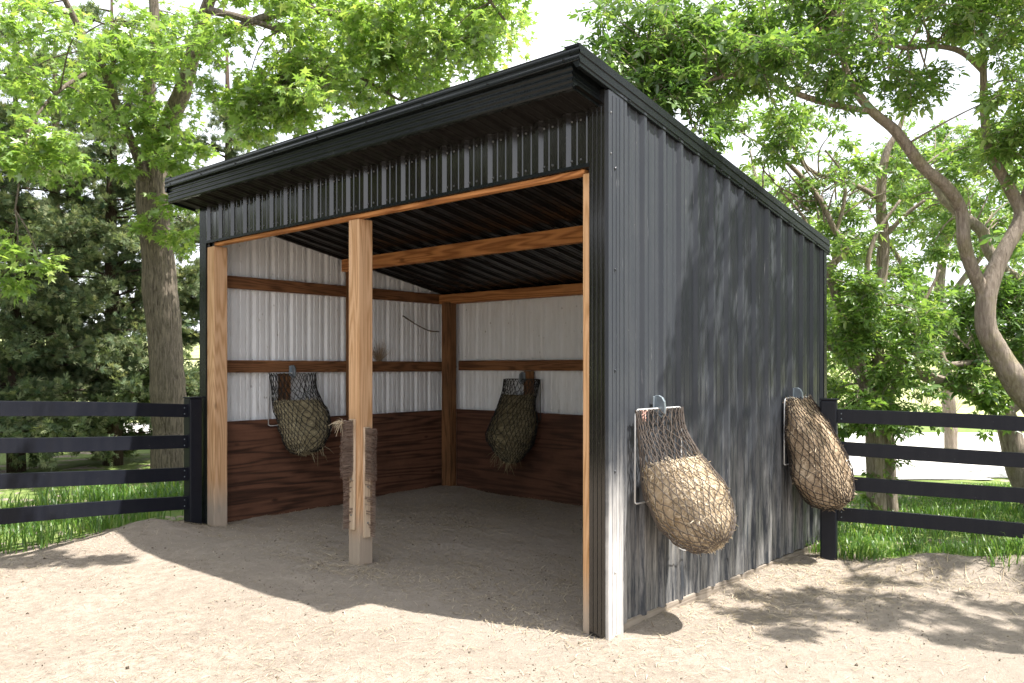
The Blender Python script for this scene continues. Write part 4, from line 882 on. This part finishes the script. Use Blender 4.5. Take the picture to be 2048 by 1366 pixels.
# ------------------------------------------------------------------ grass, weeds, straw litter, clods
def blades(name, X, Yc, h0, h1, label_m, wid=0.006, seed=1):
    rng = np.random.default_rng(seed); n = len(X); P = np.stack([X, Yc, gz(X, Yc)-0.01], -1); h = (h0+(h1-h0)*rng.beta(1.6, 2.2, n))*(1+0.45*sines(P, 13, 3.0))*(1-0.62*np.clip((Yc-8.6)/2.2, 0, 1)*(X > 0))
    a = rng.uniform(0, 6.28, n); lean = rng.uniform(0.1, 1.1, n); d = np.stack([np.cos(a), np.sin(a), 0*a], -1); s = np.stack([-np.sin(a), np.cos(a), 0*a], -1)*(wid*rng.uniform(0.6, 1.5, n))[:, None]
    up = np.array([0, 0, 1.0]); q1 = P+(up*0.5+d*0.18*lean[:, None])*h[:, None]; q2 = P+(up*0.86+d*(0.55*lean)[:, None])*h[:, None]; q3 = P+(up*(1.02-0.25*lean)[:, None]+d*(1.0*lean)[:, None])*h[:, None]
    V = np.stack([P-s, P+s, q1+s, q1-s, q2+s*0.7, q2-s*0.7, q3+s*0.1, q3-s*0.1], 1).reshape(-1, 3)
    Fc = np.array([[0, 1, 2, 3], [3, 2, 4, 5], [5, 4, 6, 7]])[None]+(np.arange(n)*8)[:, None, None]
    return fast(name, V, Fc.reshape(-1, 4), np.repeat(np.clip(rng.beta(2, 2.2, n), 0, 1), 8), 'grass_blade')
def scatter(n, x0, x1, y0, y1, keep, seed, clump=0.0):
    rng = np.random.default_rng(seed); X = rng.uniform(x0, x1, n); Y = rng.uniform(y0, y1, n)
    k = keep(X, Y)
    if clump: k &= rng.random(n) < np.clip(0.45+clump*sines(np.stack([X, Y, 0*X], -1), seed, 2.4), 0.03, 1)
    return X[k], Y[k]
dL = lambda x, y: (x-LF0[0])*LFN[0]+(y-LF0[1])*LFN[1]
dR = lambda x, y: (x-RF0[0])*RFN[0]+(y-RF0[1])*RFN[1]
lxy = lambda x, y: W2L(x, y)
x, y = scatter(44000, -9, -2.2, 5.2, 11.5, lambda x, y: (dL(x, y) > 0.10+0.16*np.sin(x*4.1+y)) & (lxy(x, y)[0] < -5.15) & (dL(x, y) < 2.6), 21, 0.6)
g1 = blades('grass', x, y, 0.07, 0.30, '', 0.0048, 4); tag(g1, 'long bright grass growing under and behind the left fence', 'grass', kind='stuff')
x, y = scatter(9000, -6.6, -3.2, 5.4, 8.6, lambda x, y: (dL(x, y) > -0.22-0.22*np.sin(x*5)) & (dL(x, y) < 0.35) & (lxy(x, y)[0] < -6.0), 22, 0.9)
g2 = blades('weeds', x, y, 0.07, 0.26, '', 0.007, 5); tag(g2, 'low weeds straggling over the dirt in front of the left fence', 'weeds', kind='stuff')
x, y = scatter(120000, 1.8, 9, 5.0, 13.0, lambda x, y: (dR(x, y) > 0.10+0.13*np.sin(x*6)-0.06*(np.sin(x*13+y*9) > 0.9)) & (y < 11.6+0.2*np.sin(x*2)), 23, 0.5)
g3 = blades('grass', x, y, 0.05, 0.21, '', 0.0044, 6); tag(g3, 'lush green grass behind the right fence, up to the pale drive', 'grass', kind='stuff')
x, y = scatter(2600, 3.0, 4.4, 5.3, 6.7, lambda x, y: np.hypot(x-3.98, (y-6.45)*1.5) < 0.32, 24, 0.5)
g4 = blades('grass', x, y, 0.05, 0.15, '', 0.004, 7); tag(g4, 'small sunlit grass tuft on the dirt at the right edge', 'grass', kind='stuff')

def litter(name, X, Y, l0, l1, wid, m, seed, lift=0.004):
    rng = np.random.default_rng(seed); n = len(X); a = rng.uniform(0, 6.28, n); L = rng.uniform(l0, l1, n); dx, dy = np.cos(a)*L, np.sin(a)*L
    A = np.stack([X, Y, gz(X, Y)+lift+rng.uniform(0, 0.006, n)], -1); B = np.stack([X+dx, Y+dy, gz(X+dx, Y+dy)+lift+rng.uniform(0, 0.012, n)], -1)
    C = (A+B)/2+np.stack([-np.sin(a), np.cos(a), 0*a], -1)*(L*rng.normal(0, 0.05, n))[:, None]+np.array([0, 0, 0.004]); s = np.stack([-np.sin(a), np.cos(a), 0*a], -1)*(wid*rng.uniform(0.5, 1.3, n))[:, None]
    V = np.stack([A-s, A+s, C+s, C-s, B+s*0.6, B-s*0.6], 1).reshape(-1, 3)
    Fc = np.array([[0, 1, 2, 3], [3, 2, 4, 5]])[None]+(np.arange(n)*6)[:, None, None]
    return fast(name, V, Fc.reshape(-1, 4), np.repeat(rng.beta(2, 2, n), 6), m)
def keep_yard(x, y): return ~beyond(x, y, 0.05)
def dens_straw(x, y):
    lx, ly = W2L(x, y); rng = np.random.default_rng(5)
    d = 0.15+0.60*((lx > -5) & (lx < 0) & (ly > -0.3) & (ly < 3.3))
    d = d+0.7*np.exp(-((lx+2.6)/1.0)**2-((ly-2.5)/0.45)**2)+0.9*np.exp(-((lx-1.6)/1.2)**2-((ly-2.5)/0.7)**2)+0.5*np.exp(-((lx-0.5)/0.5)**2-((ly-1.6)/1.0)**2)+0.6*np.exp(-((lx+5.9)/0.6)**2-((ly+0.25)/0.35)**2)+0.4*np.exp(-((lx+4.4)/0.5)**2-((ly-1.2)/0.7)**2)
    d = d*(0.7+0.6*sines(np.stack([x, y, 0*x], -1), 77, 2.2))
    return (rng.random(len(x)) < d) & ((lx > 0.02) | (ly > 0) | True)
x, y = scatter(190000, -7, 5.5, 2.6, 10.5, lambda x, y: keep_yard(x, y) & dens_straw(x, y), 31)
tag(litter('straw_litter', x, y, 0.015, 0.085, 0.0013, 'litter_straw', 9), 'loose straw trodden over the dirt floor and around the shed', 'straw', kind='stuff')
def floor_straw(x, y):
    lx, ly = W2L(x, y); rng = np.random.default_rng(6)
    d = 0.10*((lx > -4.9) & (lx < -0.1) & (ly > -0.4) & (ly < 3.25))+1.6*np.exp(-((lx+3.1)/0.9)**2-((ly-2.95)/0.32)**2)+0.5*np.exp(-((lx+4.45)/0.3)**2-((ly-1.1)/0.7)**2)+0.35*np.exp(-((lx+2.5)/0.4)**2-((ly-0.1)/0.3)**2)
    d = d+0.75*np.exp(-((lx-1.7)/1.2)**2-((ly-2.65)/0.4)**2)+0.35*np.exp(-((lx-0.4)/0.35)**2-((ly-1.6)/1.2)**2)+0.5*np.exp(-((lx+5.6)/0.5)**2-((ly+0.1)/0.3)**2)
    return rng.random(len(x)) < d*(0.65+0.6*sines(np.stack([x, y, 0*x], -1), 78, 2.6))
x, y = scatter(42000, -5, 5, 4.0, 10.5, lambda x, y: keep_yard(x, y) & floor_straw(x, y), 33)
tag(litter('loose_hay', x, y, 0.04, 0.15, 0.0021, 'litter_straw', 12, 0.006), 'long stalks of spilled hay under the hay nets and along the right fence', 'hay', kind='stuff')
oct_ = np.array([(1, 0, 0), (0, 1, 0), (-1, 0, 0), (0, -1, 0), (0, 0, 0.7), (0, 0, -0.4)], float); of = np.array([(0, 1, 4), (1, 2, 4), (2, 3, 4), (3, 0, 4), (1, 0, 5), (2, 1, 5), (3, 2, 5), (0, 3, 5)])
x, y = scatter(30000, -6, 5.5, 2.6, 9.5, lambda x, y: keep_yard(x, y), 41, 0.6)
n = len(x); X_ = unit(RNG.normal(size=(n, 3))); Y_ = unit(np.cross(X_, RNG.normal(size=(n, 3)))); Z_ = np.cross(X_, Y_)
V, Fc, tq = instances(oct_, of, np.stack([x, y, gz(x, y)+0.001], -1), X_, Y_, Z_, np.minimum(RNG.lognormal(-5.75, 0.55, n), 0.015), RNG.beta(2, 2, n))
tag(fast('pebbles', V, Fc, tq, 'clod'), 'small clods and pebbles scattered over the dirt yard', 'pebbles', kind='stuff')

# ------------------------------------------------------------------ far scrub on the pasture
def shrub(px, Y, h, label, seed):
    rng = np.random.default_rng(seed); b = at(px, HY, Y); b[2] = float(gz(b[0], b[1])); mb = MB()
    for _ in range(16):
        d = unit(np.array([rng.normal()*0.4, rng.normal()*0.4, 1])); e = d*h*rng.uniform(0.4, 1.1)
        mb.tube([(0, 0, -0.1), tuple(e*0.5+rng.normal(size=3)*0.06*h), tuple(e)], [0.012*h/2, 0.008*h/2, 0.003*h/2], 4)
        for _k in range(7):
            s0 = e*rng.uniform(0.4, 0.9); mb.tube([tuple(s0), tuple(s0+unit(rng.normal(size=3)+np.array([0, 0, 1]))*h*0.25)], [0.005*h/2, 0.002*h/2], 3)
    o = mb.build('bare_shrub', 'elder_bark', None); o.location = tuple(b); tag(o, label, 'shrub', 'bare shrubs on the far pasture')
shrub(1905, 30, 2.4, 'bare grey shrub on the pasture, seen under the low sweeping limb', 1)
shrub(1850, 34, 2.2, 'bare grey shrub on the pasture nearest the twin-stemmed tree', 2)
shrub(1960, 36, 2.6, 'bare grey shrub on the pasture close to the thick leaning trunk', 3)

# ------------------------------------------------------------------ light, sky, camera
wld = bpy.data.worlds.new('World'); S.world = wld; wld.use_nodes = True; t = wld.node_tree; t.nodes.clear()
out = nd(t, 'ShaderNodeOutputWorld'); bg = nd(t, 'ShaderNodeBackground'); bg.inputs['Strength'].default_value = 0.10
sky = nd(t, 'ShaderNodeTexSky', sky_type='NISHITA'); sky.sun_disc = False; sky.sun_elevation = EL; sky.sun_rotation = math.atan2(SUN[0], SUN[1])
sky.air_density = 1.0; sky.dust_density = 2.5; sky.ozone_density = 1.0
cn = noise(t, coords(t, (1, 1, 2.2), 'Generated'), 2.4, 6, 0.6)
cf = ramp(t, cn, 'Fac', [(0.30, 0.45), (0.6, 0.95)])
mx = mixc(t, (cf, 0), (sky, 0), (8.6, 8.85, 9.3)); lk(t, mx, 2, bg, 0); lk(t, bg, 0, out, 0)
sl = bpy.data.lights.new('sun', 'SUN'); sl.energy = 4.9; sl.angle = R(0.53); sl.color = (1.0, 0.96, 0.90)
so = bpy.data.objects.new('sun', sl); COL.objects.link(so); so.rotation_euler = Vector(tuple(SUN)).to_track_quat('Z', 'Y').to_euler(); so.location = (8, -3, 20)
cd = bpy.data.cameras.new('camera'); co = bpy.data.objects.new('camera', cd); COL.objects.link(co)
co.location = (0, 0, CH); co.rotation_euler = (R(90), 0, 0); cd.sensor_width = 36; cd.lens = 36*F/2048
cd.shift_y = (HY-683)/2048; cd.clip_start = 0.05; cd.clip_end = 4000; S.camera = co
S.view_settings.view_transform = 'Standard'; S.view_settings.look = 'None'; S.view_settings.exposure = 1.25; S.view_settings.gamma = 1
S.cycles.max_bounces = 8; S.cycles.diffuse_bounces = 4; S.cycles.glossy_bounces = 3; S.cycles.transmission_bounces = 6
S.cycles.use_denoising = True; S.cycles.denoising_prefilter = 'FAST'; S.cycles.sample_clamp_indirect = 8
